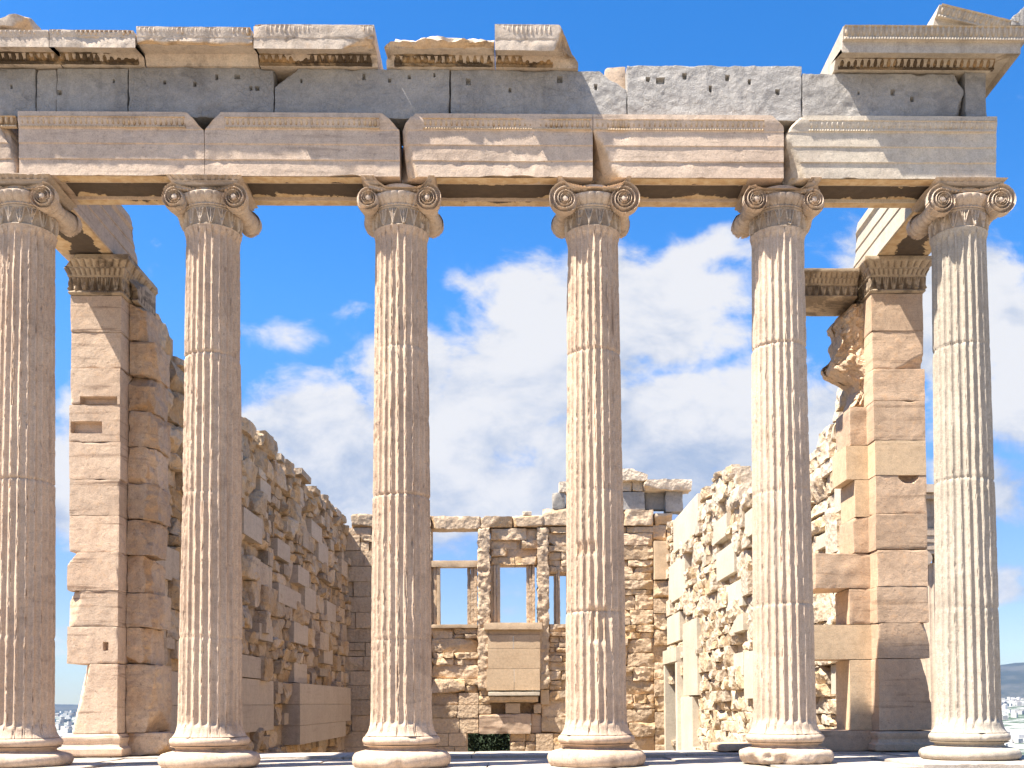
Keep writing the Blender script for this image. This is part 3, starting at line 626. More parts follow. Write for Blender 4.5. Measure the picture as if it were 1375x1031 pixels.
# ------------------------------------------------------------------ frieze of dark limestone
YZ = -.275
ZB = 7.735                                  # bottom of the bed mould
YD, ZD = -.594, 7.75                         # drip edge
FR_G = 'dark limestone frieze blocks'
def frieze(px0, px1, pyt, label, holes=(), cuts=(), pyb=153, yoff=0., tone=.5, cracks=()):
    x0 = float(at(px0, 120, YZ)[0]); x1 = float(at(px1, 120, YZ)[0]); xm = (px0+px1)/2; z1 = float(at(xm, pyt, YZ)[2]); z1 = z1 if pyt == 88 and px0 > 800 else min(z1, ZB-.004); z0 = ZT+.004
    t = MB(); hp = [(at(hx_, hy_, YZ)[[0, 2]], hw, hh) for (hx_, hy_, hw, hh) in holes]
    def post(P, rw):
        P = P.copy(); fr = P[:, 1] < YZ+yoff+.03
        for (c, hw, hh) in hp:
            ins = fr & (np.abs(P[:, 0]-c[0]) < hw) & (np.abs(P[:, 2]-c[1]) < hh); P[:, 1] += ins*.055
        w = fbm(P, 2.2, 4, 77); P[:, 1] += fr*.015*np.clip(w*2-.3, 0, 1)
        return P, rw
    stone(t, x0+.004, x1-.004, YZ+yoff, .30, z0, z1, rnd=.006, rvar=.04, rough=.006, freq=11., segs=(.013, .08, .013), post=post, tone=tone, planes=[(d, at(*p, YZ), rv) for (d, p, rv) in cuts])
    o = obj('frieze_block', t, M_GREY, None, loc=((x0+x1)/2, 0, z0), sharp=32)
    return tag(o, label, 'frieze block', FR_G)
D = .010, .019
frieze(-50, 48, 92, 'grey frieze slab with a single dowel hole at the outer end, below the leafy cornice', [(16, 117, *D)], tone=.35)
frieze(48, 76, 92, 'narrow slim grey frieze piece wedged between two wider slabs under the patched cornice', [], tone=.5, yoff=.012)
frieze(76, 172, 92, 'smooth dark grey frieze slab above the first pink architrave block', [(80, 124, .022, .03), (153, 108, *D)], tone=.42)
frieze(172, 368, 91, 'long pitted grey frieze slab in shade above the second column from the left', [(221, 110, *D), (262, 113, .014, .03), (291, 103, .014, .03), (318, 104, .03, .02), (337, 118, *D), (345, 119, .02, .02)], tone=.45)
frieze(368, 604, 88, 'longest cracked grey frieze slab, crossed by a sunlit streak', [(405, 108, *D), (488, 103, .014, .03), (523, 108, *D), (550, 104, *D), (583, 101, *D)], tone=.5, cuts=[((-.7, -.5, .8), (395, 96), .5)])
frieze(604, 842, 85, 'grey frieze slab with rusty dowel hole, its right end broken down to a ramp', [(629, 110, .025, .03), (685, 121, *D), (752, 106, .026, .03), (800, 117, .014, .03)], tone=.55, cuts=[((.55, -.15, .85), (815, 103), .1)])
frieze(842, 1077, 88, 'sunlit pale grey frieze slab with pocked face and free flat top, the highest without cornice', [(870, 106, .016, .028), (887, 108, .045, .03), (919, 103, .022, .032), (954, 119, .014, .03), (977, 105, .018, .03), (1007, 110, .014, .028), (1044, 124, .02, .026)], tone=.72)
frieze(1077, 1294, 99, 'grey frieze slab half in shade under the right corner cornice', [(1153, 124, *D), (1199, 124, .016, .028), (1225, 133, .016, .024)], tone=.55, cuts=[((.8, -.6, -.3), (1288, 140), .2), ((.8, -.6, .4), (1286, 110), .2)])
frieze(1295, 1324, 97, 'thin smooth grey corner slab closing the frieze at the right end', [], tone=.5, yoff=-.012)
mb = MB(); c0 = at(812, 92, -.05); c1 = at(842, 120, -.05)
stone(mb, c0[0], c1[0]-.01, -.08, .3, ZT+.25, c0[2], seg=.04, rough=.012, cuts=2, tone=.5, raw=.4)
tag(obj('backing_block', mb, M_ARCH, None, loc=(c0[0], 0, ZT+.25)), 'small cream backing stone showing behind the broken grey frieze ramp', 'stone block')

# ------------------------------------------------------------------ cornice
CO_G = 'broken cornice blocks along the top'
def cornice(px0, px1, label, mat, pyt=34, front_break=None, crown=(None, None), egg=(None, None), cuts=(), seed=1, rough=.01, deep=.32, zb=ZB, top_wear=.03):
    x0 = float(at(px0, 60, YD)[0]); x1 = float(at(px1, 60, YD)[0]); zt_ = float(at((px0+px1)/2, pyt, YD-.05)[2])
    t = thing('cornice_block', label, 'cornice block', ((x0+x1)/2, 0, zb), CO_G)
    pr = [(YZ-.03, zb), (YZ-.035, zb+.03), (YZ-.07, zb+.08), (YZ-.08, zb+.105), (-.55, ZD+.065), (-.59, ZD+.005), (YD, ZD), (YD-.002, ZD+.115), (YD-.006, ZD+.12), (YD-.008, ZD+.14), (YD-.018, zt_-.02), (YD-.018, zt_), (deep, zt_+.02), (deep, zb)]
    mb = MB()
    def post(P, rw):
        P = P.copy(); w = fbm(P, 3.4, 4, seed); h = fbm(P, 11, 3, seed+5)
        fr = P[:, 1] < -.5
        P[:, 1] += fr*(.05*np.clip(w*1.6-.35, 0, 1)) + rough*h; P[:, 2] -= (P[:, 2] > zt_-.06)*(top_wear*np.clip(w*1.5, 0, 1)); P[:, 2] += rough*.6*h
        if front_break: P, rw = front_break(P, rw)
        for (d, p, Y, rg, rv) in cuts: P, rw = cutp(P, rw, d, at(*p, Y), rg, seed, rv)
        return P, rw
    sweep(mb, dense(pr, .035), x0+.004, x1-.004, .03, post, tone=U(.45, .65))
    obj('slab', mb, mat, t, sharp=32)
    if egg is not None:
        ea = x0+.03 if egg[0] is None else float(at(egg[0], 80, YZ)[0]); eb = x1-.03 if egg[1] is None else float(at(egg[1], 80, YZ)[0])
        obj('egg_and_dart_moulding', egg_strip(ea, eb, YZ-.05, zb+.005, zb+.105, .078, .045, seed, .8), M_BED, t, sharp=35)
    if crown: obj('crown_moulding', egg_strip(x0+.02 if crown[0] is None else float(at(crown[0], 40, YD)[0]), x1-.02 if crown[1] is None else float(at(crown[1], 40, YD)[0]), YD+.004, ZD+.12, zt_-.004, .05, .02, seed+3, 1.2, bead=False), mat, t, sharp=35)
    return t
cornice(-60, 66, 'cornice block with leafy worn crown under the small weathered roof stone', M_CORN, 37, seed=31, egg=(-40, 128))
cornice(66, 182, 'cornice block of patched short pieces, second from the left on the top edge', M_CORN, 37, seed=32, egg=(129, 188), rough=.016)
cornice(183, 339, 'straight white fronted cornice block with a broken ochre underside', M_CORN, 33, seed=33, egg=None, cuts=[((0, -.35, -.95), (260, 57), YD+.01, .035, .9)])
cornice(340, 503, 'cornice block with blackened egg moulding, its right end cut square against the sky', M_CORN, 30, seed=34, egg=(350, 500), cuts=[((.35, -.5, -.8), (485, 55), YD, .03, .8)])
cornice(514, 664, 'jagged broken cornice stump sloping up to the right beside the gap', M_CORN, 40, seed=35, egg=(530, 662), crown=None, rough=.02, top_wear=.08, cuts=[((-.75, -.1, .66), (528, 60), YD+.1, .05, .15), ((0, -.8, .6), (600, 53), YD+.04, .07, .15), ((0, -.7, -.7), (600, 62), YD+.06, .04, .9)])
cornice(664, 779, 'tall cornice block with a fractured ochre right end standing against the sky', M_CORN, 30, seed=36, egg=(666, 742), crown=(667, 738), cuts=[((.9, -.25, .5), (755, 42), YD, .03, .75), ((.75, -.75, -.35), (752, 62), YD+.05, .04, .9)])
# the right corner: horizontal geison turning the corner
xg0 = float(at(1131, 60, YD)[0]); xg1 = float(at(1369, 60, YD)[0])
zt_ = float(at(1200, 35, YD-.05)[2])
t = thing('cornice_block', 'crisp white corner cornice block with beaded egg moulding at the right end', 'cornice block', ((xg0+xg1)/2, 0, ZB), CO_G)
mb = MB(); xr = float(at(1326, 100, YZ)[0])
prg = [(YZ-.03, ZB), (YZ-.035, ZB+.03), (YZ-.07, ZB+.08), (YZ-.08, ZB+.105), (-.55, ZD+.065), (-.59, ZD+.005), (YD, ZD), (YD-.002, ZD+.12), (YD-.02, ZD+.125), (YD-.045, zt_-.02), (YD-.045, zt_), (.32, zt_), (.32, ZB)]
def mitre(P, rw):                          # the moulded profile turns the corner at 45 degrees
    P = P.copy(); P[:, 0] = np.minimum(P[:, 0], np.where(P[:, 1] < YZ, xr + .69*(YZ-P[:, 1]), xr-.002)); w = fbm(P, 6, 3, 88); P[:, 1] += .003*w; P[:, 2] += .003*w
    return P, rw
sweep(mb, dense(prg, .035), xg0, xr+.33, .04, mitre, tone=.6)
obj('slab', mb, M_PALE, t, sharp=32)
mb = MB()                                  # the return along the flank
xfR = (np.array([[0, -1., 0], [1., 0, 0], [0, 0, 1.]]), np.array([0., 0, 0]))
def mitre2(P, rw):                         # local x runs along depth, local y = -world x
    P = P.copy(); P[:, 0] = np.maximum(P[:, 0], YZ-np.maximum(-P[:, 1]-xr, 0)/.69); return P, rw
sweep(mb, dense([(-(xr+.69*(YZ-y)) if y < 0 else -(xr-.35), z) for (y, z) in prg], .05), YZ-.40, .45, .04, mitre2, tone=.6, xf=xfR)
obj('flank_return', mb, M_PALE, t, sharp=32)
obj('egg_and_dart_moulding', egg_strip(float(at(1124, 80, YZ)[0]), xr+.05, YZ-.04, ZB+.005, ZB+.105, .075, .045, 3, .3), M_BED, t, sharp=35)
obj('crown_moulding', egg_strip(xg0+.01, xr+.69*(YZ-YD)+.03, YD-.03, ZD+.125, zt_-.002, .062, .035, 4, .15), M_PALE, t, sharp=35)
# raking piece and corner ornament on top
ra = at(1259, 10, YD); rb_ = at(1366, 36, YD); L = float(np.hypot(rb_[0]-ra[0], rb_[2]-ra[2])); an = math.atan2(rb_[2]-ra[2], rb_[0]-ra[0])
Rm = np.array([[math.cos(an), 0, -math.sin(an)], [0, 1, 0], [math.sin(an), 0, math.cos(an)]])
t = thing('raking_cornice', 'slanting white gable cornice piece with egg edge, resting on the right corner block', 'cornice piece', (ra[0]+.5, 0, zt_))
mb = MB()
sweep(mb, dense([(YD+.02, -.34), (YD+.02, -.12), (YD-.02, -.10), (YD-.05, -.02), (YD-.05, 0), (.3, 0), (.3, -.34)], .05), 0, L, .05, lambda P, rw: (np.stack([P[:, 0], P[:, 1], np.maximum(P[:, 2], (zt_+.012-ra[2]-P[:, 0]*math.sin(an))/math.cos(an))], 1), rw), tone=.65, xf=(Rm, np.array([ra[0], 0, ra[2]])))
obj('slab', mb, M_PALE, t, sharp=32)
e = egg_strip(.02, L-.02, YD-.02, -.115, -.004, .062, .05, 6, .15); e.V[0] = e.V[0] @ Rm.T + np.array([ra[0], 0, ra[2]])
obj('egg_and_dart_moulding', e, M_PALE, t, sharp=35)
mb = MB(); o0 = at(1352, 34, YD-.02)
ts = np.linspace(0, 1, 14); XX = []
for i_ in range(13):
    a = ts[i_]; cxx = o0[0]+.02+.30*a; hh_ = .06+.24*a**.7
    stone(mb, cxx, cxx+.026, YD-.08+.02*a, YD+.36, zt_+.004-.0*a, zt_+.02+hh_ - .02*math.sin(a*6), seg=.06, rnd=.004, rvar=.01, rough=.003, tone=.5)
tag(obj('corner_ornament', mb, M_GREY, None, loc=(o0[0]+.15, YD, zt_)), 'grey horn shaped roof ornament fragment at the tip of the slanting gable piece', 'roof ornament')
mb = MB(); f0 = at(-30, 18, YD+.1); f1 = at(40, 37, YD+.1)
stone(mb, f0[0], f1[0], YD+.05, .1, f1[2]-.01, f0[2], seg=.035, rough=.02, cuts=3, tone=.35, planes=[((-.5, -.1, .9), at(18, 21, YD+.1), .3)])
tag(obj('roof_fragment', mb, M_CORN, None, loc=((f0[0]+f1[0])/2, -.3, f1[2])), 'small weathered roof stone lying on the cornice at the top left corner', 'stone block')

# ------------------------------------------------------------------ side walls
YA = 1.72; YS = 1.985                       # face of the wall ends, face of the cross wall stubs
COURSE_PY = [397, 446, 494, 543, 593, 643, 692, 741, 793, 841, 891, 985]
ZC = [float(at(126, p, YA)[2]) for p in COURSE_PY]
ZCR = [float(at(1211, p, YA)[2]) for p in (394, 444, 495, 538, 591, 638, 689, 738, 787, 836, 884, 981)]
def frame(kind, X0):
    if kind == 'L': return (np.array([[0, 1., 0], [1., 0, 0], [0, 0, 1.]]), np.array([X0, 0, 0.]))       # (s,t,z) -> (X0+t, s, z)
    if kind == 'R': return (np.array([[0, -1., 0], [1., 0, 0], [0, 0, 1.]]), np.array([X0, 0, 0.]))
    return (np.array([[1., 0, 0], [0, -1., 0], [0, 0, 1.]]), np.array([0, X0, 0.]))                      # west: (s, Y-t, z)
def inrect(s, z, rects):
    return any(a-.03 < s < b+.03 and c-.03 < z < d+.03 for (a, b, c, d) in rects)
def rubble(mb, xf, s0, s1, z0, z1, ch=.48, ztop=None, seg=.05, holes=(), opens=(), lmin=.4, lmax=1.3, tmin=-.13, tmax=.07, cuts=5, cutamt=.42, rough=.018, core=True, thick=.6, smooth=.06, miss=.07, segfn=None, raw=0., split=.55):
    z = z0
    while z < z1-.05:
        h = min(ch*U(.92, 1.08), z1-z)
        if z1-z-h < .15: h = z1-z
        s = s0
        while s < s1-.02:
            L = U(lmin, lmax)
            if s1-s-L < lmin*.6: L = s1-s
            sc = s+L/2; zt = ztop(sc) if ztop else 1e9
            if z + h*.35 > zt: s += L; continue
            hh = min(h, max(.12, zt-z + U(-.05, .1)))
            sg = segfn(sc) if segfn else seg
            if core and not inrect(sc, z+h/2, opens): box(mb, s-.012, s+L+.012, -thick+U(0, .01), -.20+U(-.01, .01), z-.012, z+hh+(.012 if zt > z+h+.3 else -.05), .45, .15, xf)
            layers = [(z, z+hh)]
            if U(0, 1) < split and hh > .3: m_ = z+hh*U(.35, .65); layers = [(z, m_), (m_, z+hh)]
            for (za, zb) in layers:
                cells = [(s, s+L)]
                if len(layers) == 2 and L > .5 and U(0, 1) < .65: m_ = s+L*U(.3, .7); cells = [(s, m_), (m_, s+L)]
                for (a, b) in cells:
                    if inrect((a+b)/2, (za+zb)/2, holes): continue
                    u = U(0, 1)
                    if u < miss: tf = U(-.19, -.15); nc = 2
                    elif u < miss+smooth: tf = U(-.02, .03); nc = 0
                    else: tf = U(tmin, tmax); nc = int(rng.integers(max(0, cuts-2), cuts+2))
                    stone(mb, a+U(.0, .012), b-U(.0, .012), -.36, tf, za+U(0, .008), zb-U(0, .012), seg=sg, rnd=.006, rvar=.03 if nc else .012, rough=rough if nc else .004, freq=5.5, cuts=nc, cutamt=cutamt, facet=True, ridge=.028 if nc else 0., front=(0, 1, 0), xf=xf, raw=raw if nc else 0, segs=(sg, sg*1.3, sg))
            s += L
        z += h
def pier(mb, x0, x1, y0, y1, zs, recess=(), planes={}, skip=(), scallop=None):
    for k in range(len(zs)-1):
        z1, z0 = zs[k], zs[k+1]
        if k in skip: continue
        rc = [r for r in recess if r[2] < z1 and r[3] > z0]
        def post(P, rw, rc=rc):
            P = P.copy(); fr = P[:, 1] < y0+.05
            for (a, b, c, d, dp) in rc: ins = fr & (P[:, 0] > a) & (P[:, 0] < b) & (P[:, 2] > c) & (P[:, 2] < d); P[:, 1] += ins*dp
            if scallop: e = ((P[:, 0]-scallop[0])/scallop[2])**2+((P[:, 2]-scallop[1])/scallop[3])**2; P[:, 1] += fr*.13*np.sqrt(np.clip(1-e, 0, 1))
            return P, rw
        stone(mb, x0+U(-.012, .008), x1+U(-.006, .006), y0+U(-.006, .006), y1, z0+.002, z1-.002, segs=(.018, .06, .018), rnd=.002, rvar=.032, rough=.003, freq=7, cuts=0, tone=U(.3, .75), post=post if (rc or scallop) else None, planes=planes.get(k, ()))
def anta_cap(name, x0, x1, y0, y1, z0, z1, parent, mat, seed, cuts=(), flare=.13, both=True, side=1):
    mb = MB(); cx = (x0+x1)/2; hw = (x1-x0)/2
    def post(P, rw):
        q = np.clip((P[:, 2]-z0)/(z1-z0), 0, 1)
        o = np.interp(q, [0, .05, .08, .12, .45, .50, .54, .66, .70, .74, .86, .88, 1.0], [.01, .03, .03, .01, .02, .045, .03, .06, .075, .06, .10, flare, flare])
        P = P.copy(); X0 = P[:, 0].copy(); Y0 = P[:, 1].copy(); ndx = (X0-cx)/hw
        # carved bands
        lon = np.where(Y0 < y0+.01, X0, Y0)
        a = (lon/.095) % 1-.5; leaf = .026*(np.exp(-((np.abs(a)-.3*np.sqrt(np.clip((q-.1)/.36, 0, 1)))/.09)**2)+np.exp(-(a/.07)**2))*((q > .12) & (q < .45))
        e2 = .02*np.abs(np.sin(lon/.055*np.pi))*((q > .52) & (q < .67)) + .028*np.abs(np.sin(lon/.07*np.pi))*((q > .72) & (q < .87)) + .006*np.abs(np.sin(lon/.022*np.pi))*((q > .03) & (q < .09))
        o = o + leaf + e2
        sx = np.where(np.abs(ndx) > .985, 1, 0) if both else np.where(ndx > .985, 1, 0)
        P[:, 0] = P[:, 0] + np.sign(ndx)*np.abs(ndx)*o*(1 if both else 0)
        P[:, 1] = P[:, 1] - o*np.clip((y1-Y0)/(y1-y0), 0, 1)
        for (d, pt, rg, rv) in cuts: P, rw = cutp(P, rw, d, pt, rg, seed, rv)
        car = ((q > .12) & (q < .45)) | ((q > .52) & (q < .67)) | ((q > .72) & (q < .87)); rw = np.maximum(rw, np.where(car, np.clip(.95-(leaf+e2)/.016, 0, 1), .1))  # carving's recess shade painted in, so the bands read without sun
        return P, rw
    stone(mb, x0, x1, y0, y1, z0, z1, segs=(.011, .03, .011), rnd=.003, rvar=.012, rough=.003, freq=8, post=post, tone=.45)
    return obj(name, mb, mat, parent, sharp=32)
def anta_base(name, x0, x1, y0, y1, z1, parent, mat):
    mb = MB(); cx = (x0+x1)/2
    def post(P, rw):
        o = np.interp(P[:, 2], [0, .02, .10, .12, .16, .20, .24, .26, .30, z1], [.075, .09, .09, .05, .035, .05, .055, .03, .012, 0.]); P = P.copy(); Y0 = P[:, 1].copy()
        P[:, 0] += (P[:, 0]-cx)/((x1-x0)/2)*o; P[:, 1] -= o*np.clip((y1-Y0)/(y1-y0), 0, 1); return P, rw
    stone(mb, x0, x1, y0, y1, .0, z1, segs=(.03, .06, .014), rnd=.004, rvar=.03, rough=.004, post=post, tone=.55); return obj(name, mb, mat, parent, sharp=32)

# ---- left (south) wall, seen from its shaded side
XL = -4.90
wl = thing('ruined_wall', 'long shaded ruined stone wall on the left, rubble face rising toward its pilaster end', 'stone wall', (XL-.3, 11, -3.0), 'side walls of the roofless hall')
mb = MB(); xl0, xl1 = float(at(93, 650, YA)[0]), float(at(160.5, 650, YA)[0])
rec = []
for (a, b, c, d_) in ((108, 157, 533, 542), (96, 136, 567, 580)):
    p0 = at(a, d_, YA); p1 = at(b, c, YA); rec.append((p0[0], p1[0], p0[2], p1[2], .09))
rec.append((at(139, 873, YA)[0], at(144, 873, YA)[0], at(139, 873, YA)[2], at(139, 862, YA)[2], .08))
pier(mb, xl0, xl1, YA, 2.9, ZC, recess=rec, planes={7: [((-.8, -.2, .6), at(97, 750, YA), .2)], 8: [((-.8, -.5, .5), at(100, 800, YA), .3), ((-.4, -.9, .1), at(96, 812, YA+.05), .2)], 10: [((-.85, -.4, .2), at(112, 930, YA), .3)]})
an_l = obj('pilaster', mb, M_ANTA, wl)
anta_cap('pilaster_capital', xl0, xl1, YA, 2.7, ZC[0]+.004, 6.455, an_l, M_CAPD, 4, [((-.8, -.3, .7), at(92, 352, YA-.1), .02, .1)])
anta_base('pilaster_base', xl0, xl1, YA, 2.9, ZC[-1]-.004, an_l, M_ANTA)
mb = MB(); rgt = [186, 200, 198, 202, 199, 203, 198, 196, 204, 195, 206]
for k in range(11):
    x1 = float(at(rgt[k]+6, 600, YS)[0]); nb_ = int(rng.integers(2, 4))
    stone(mb, xl1+.006, x1, YS+U(-.01, .01), YS+.62, ZC[k+1]+.004, ZC[k]-.004, seg=.025, rnd=.004, rvar=.04, rough=.012, freq=8., cuts=nb_+1, cutamt=.35, facet=True, ridge=.03, front=(.9, -.5, 0), planes=[((.9, -.75, U(-.4, .4)), at(rgt[k]-3, (COURSE_PY[k]+COURSE_PY[k+1])/2+U(-12, 12), YS), .45)])
stone(mb, xl1, -4.35, YS-.02, YS+.6, 0, ZC[-1]-.004, seg=.05, rnd=.02, rvar=.06, rough=.012, cuts=2)
cw = obj('cross_wall_stub', mb, M_ANTAB, wl, sharp=22)
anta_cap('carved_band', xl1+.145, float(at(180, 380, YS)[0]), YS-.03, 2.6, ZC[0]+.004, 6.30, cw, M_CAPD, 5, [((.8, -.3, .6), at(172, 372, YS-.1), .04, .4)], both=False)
RL = []                                    # repair blocks: rectangles on the wall face
for (pa, pb, ya, yb, tt) in ((219, 372, 909.5, 946.4, .0), (219, 372, 946.6, 985, .004), (391, 462, 917, 945.4, .2), (391, 462, 945.6, 974.4, .203), (391, 455, 974.6, 1000, .2), (322, 357, 877, 908, .02), (397, 414, 889, 916, .04), (375, 405, 782, 808, .06), (411, 426, 786, 818, .05), (395, 414, 834, 862, .07), (327, 352, 680, 716, .08),
                            (373, 390, 722, 746, .07), (401, 416, 758, 782, .06), (429, 442, 724, 752, .05), (419, 433, 697, 720, .06), (206, 243, 724, 770, .05), (213, 240, 838, 868, .04), (440, 452, 806, 832, .05), (350, 368, 836, 858, .05), (436, 448, 868, 890, .05), (352, 366, 640, 664, .04)):
    a = atx(pa if pa > 230 else pa, ya, XL); b_ = atx(pb, ya, XL); ref = atx(324 if pa == 219 else pa, ya, XL)[2]; refb = atx(324 if pa == 219 else pa, yb, XL)[2]
    RL.append((float(a[1]), float(b_[1]), float(refb), float(ref), tt if tt > .15 else tt-.07))
xfL = frame('L', XL)
def ztopL(s): return 5.98 + .3*math.exp(-((s-2.9)/1.0)**2) + .22*math.sin(s*2.1)*.5 + (.1 if s > 9 else 0) + .012*(s-3) + .12*math.sin(s*5.3+1)
mb = MB()
rubble(mb, xfL, 2.66, 20.3, -1.7, 7.0, ztop=ztopL, cutamt=.5, holes=[r[:4] for r in RL], segfn=lambda s: .042 if s < 7 else (.055 if s < 13 else .075))
masL = obj('masonry', mb, M_RUB, wl, sharp=20)
for (a, b_, c, d_, tt) in RL:
    mb = MB(); stone(mb, a, b_, -.4, tt, c, d_, seg=.12, rnd=.006, rvar=.006, rough=.0015, tone=U(.4, .6), xf=xfL)
    obj('repair_block', mb, M_REP, wl)

# ---- right (north) wall, its inner face in full sun
XR = 4.90
wr = thing('ruined_wall', 'long sunlit ruined stone wall with jagged broken top and a tall square pier end', 'stone wall', (XR+.3, 11, -3.0), 'side walls of the roofless hall')
xr0, xr1 = float(at(1175.5, 650, YA)[0]), float(at(1244, 650, YA)[0])
mb = MB()
nt = at(1222, 641, YA)
pier(mb, xr0, xr1, YA, 2.75, ZCR, skip=(4,), scallop=(float(at(1220, 645, YA)[0]), ZCR[5], .125, .105), planes={1: [((.3, -.8, -.5), at(1210, 490, YA), .2)], 9: [((.7, -.5, .3), at(1242, 850, YA), .3)], 10: [((.85, -.3, .2), at(1241, 905, YA), .2)]})
an_r = obj('pier', mb, M_PIER, wr)
mb = MB(); stone(mb, xr0, xr1, YA-.004, 2.75, ZCR[5]+.002, ZCR[4]-.002, seg=.06, rnd=.003, rvar=.006, rough=.0015, tone=.6); obj('repair_block', mb, M_REPO, wr)
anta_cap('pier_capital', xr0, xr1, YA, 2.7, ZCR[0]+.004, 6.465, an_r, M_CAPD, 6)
anta_base('pier_base', xr0, xr1, YA, 2.75, ZCR[-1]-.004, an_r, M_PIER)
mb = MB()
def rect(px0, px1, k, Y, **kw):
    p0 = at(px0, 600, Y)[0]; p1 = at(px1, 600, Y)[0]; stone(mb, p0, p1, Y+U(-.006, .006), Y+.6, ZCR[k+1]+.004, ZCR[k]-.004, front=(-.9, -.4, 0), **kw)
q_ = dict(seg=.03, rnd=.008, rvar=.05, rough=.008); q2_ = dict(seg=.02, rnd=.004, rvar=.04, rough=.014, freq=9., facet=True, ridge=.05)
_jz = [float(at(1150, p, YS)[2]) for p in (542, 530, 518, 509, 500, 490, 483, 474, 462, 450, 440, 424, 411, 403, 393)]
_jx = [float(at(p, 470, YS)[0]) for p in (1146, 1151, 1157, 1153, 1140, 1124, 1120, 1127, 1133, 1130, 1135, 1131, 1140, 1147, 1158)]
def jag(P, rw):
    P = P.copy(); x1 = float(at(1174.5, 470, YS)[0]); x0 = float(at(1120, 470, YS)[0]); u = np.clip((P[:, 0]-x0)/(x1-x0), 0, 1)
    P4 = P*np.array([1., 1., 1.]); lx = np.interp(P[:, 2]+.05*fbm(P4, 5, 2, 61), _jz, _jx) + .05*fbm(P4, 7, 3, 62)
    P[:, 0] = lx + (x1-lx)*u
    hol = np.clip(fbm(P4, 3.2, 3, 63)*1.5, -1, 1); st = np.floor(fbm(P4*np.array([1., 1., 1.6]), 4.3, 2, 64)*5)/5
    st2 = np.floor(fbm(P4, 9., 2, 65)*3)/3
    P[:, 1] += (1-u)**.7*(P4[:, 1] < YS+.4)*(.14+.04*hol+.20*st+.05*st2); rw = np.maximum(rw, (1-u)*np.clip(.2-st, 0, .45)); return P, rw
stone(mb, at(1120, 470, YS)[0], at(1174.5, 470, YS)[0], YS, YS+.6, _jz[0], ZCR[0]-.004, segs=(.018, .05, .018), rnd=.004, rvar=.02, rough=.008, freq=9., post=jag, tone=.6)
obj('broken_masonry', mb, M_PIERB, wr, sharp=24)
for (pa, k, tn) in ((1142, 3, .35), (1144, 6, .5), (1093, 7, .4), (1137, 8, .45)):
    mb = MB(); rect(pa, 1174.5, k, YS, tone=tn, **q_); obj('wall_block', mb, M_PIER, wr)
for (a, b_, k, k2) in ((1136, 1174.5, 4, 5), (1147, 1174.5, 5, 6), (1050, 1174.5, 9, 10), (1136, 1174.5, 10, 11)):
    mb = MB(); p0 = at(a, 600, YS)[0]; p1 = at(b_, 600, YS)[0]; stone(mb, p0, p1, YS, YS+.6, ZCR[k2]+.003, ZCR[k]-.003, seg=.06, rnd=.004, rvar=.008, rough=.0015, tone=.55); obj('repair_block', mb, M_REPO, wr)
mb = MB(); stone(mb, at(1090, 600, YS)[0], at(1173, 600, YS)[0], YS-.06, 2.72, .0, .27, seg=.05, rnd=.015, rvar=.04, rough=.006, tone=.4); stone(mb, at(960, 600, YS)[0], at(1089, 600, YS)[0], YS-.05, 2.7, .0, .1, seg=.05, rnd=.015, rvar=.04, rough=.006, tone=.4)
obj('wall_footing', mb, M_PIER, wr)
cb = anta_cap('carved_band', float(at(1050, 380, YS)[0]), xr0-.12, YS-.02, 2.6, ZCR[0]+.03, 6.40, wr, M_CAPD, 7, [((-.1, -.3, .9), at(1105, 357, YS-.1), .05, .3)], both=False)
RRt = []
for (pa, pb, ya, yb, tt) in ((957, 975, 704, 732, 0.05), (961, 985, 744, 782, .06), (974, 996, 788, 822, .05), (999, 1011, 690, 724, .06), (984, 997, 828, 850, .05), (984, 997, 878, 908, .06), (997, 1040, 876, 938, .04), (916, 935, 838, 934, .06), (912, 929, 936, 1040, .05), (895, 912, 830, 866, .05), (896, 918, 762, 812, .03), (902, 935, 700, 744, .02), (1110, 1135, 893, 932, .0), (1118, 1136, 640, 690, .04), (1090, 1112, 722, 740, .0)):
    a = atx(pb, ya, XR); b_ = atx(pa, ya, XR); r1 = atx(pa, ya, XR)[2]; r0 = atx(pa, yb, XR)[2]; RRt.append((float(a[1]), float(b_[1]), float(r0), float(r1), min(tt, .05)-.06))
dr0 = atx(911, 892, XR); dr1 = atx(897, 892, XR); DO = (float(dr0[1]), float(dr1[1]), -3.0, float(dr1[2]))
xfR = frame('R', XR)
_tp = [(2.6, 5.6), (3.1, 5.4), (4.3, 4.75), (5.2, 4.5), (7.0, 4.6), (9.2, 5.05), (10.4, 5.2), (10.9, 5.85), (11.9, 5.85), (14.5, 6.05), (15.5, 6.35), (18, 6.1), (21, 6.2)]
def ztopR(s): return float(np.interp(s, [p[0] for p in _tp], [p[1] for p in _tp])) + .1*math.sin(s*6.1)
mb = MB()
def rubR(mb, sa, sb): rubble(mb, xfR, sa, sb, -1.9, 7.0, ztop=ztopR, holes=[r[:4] for r in RRt]+[DO], opens=[DO], segfn=lambda s: .045 if s < 7 else (.055 if s < 13 else .075), tmin=-.12, tmax=.07)
rubR(mb, 2.65, DO[0]-.3); obj('masonry', mb, M_RUBN, wr, sharp=20)
mb = MB(); rubR(mb, DO[0]-.299, 20.3); obj('masonry', mb, M_RUBN, wr, sharp=20)
for (a, b_, c, d_, tt) in RRt:
    mb = MB(); stone(mb, a, b_, -.4, tt, c, d_, seg=.12, rnd=.006, rvar=.01, rough=.002, tone=U(.45, .65), xf=xfR); obj('repair_block', mb, M_REPN, wr)
mb = MB(); dw = .32
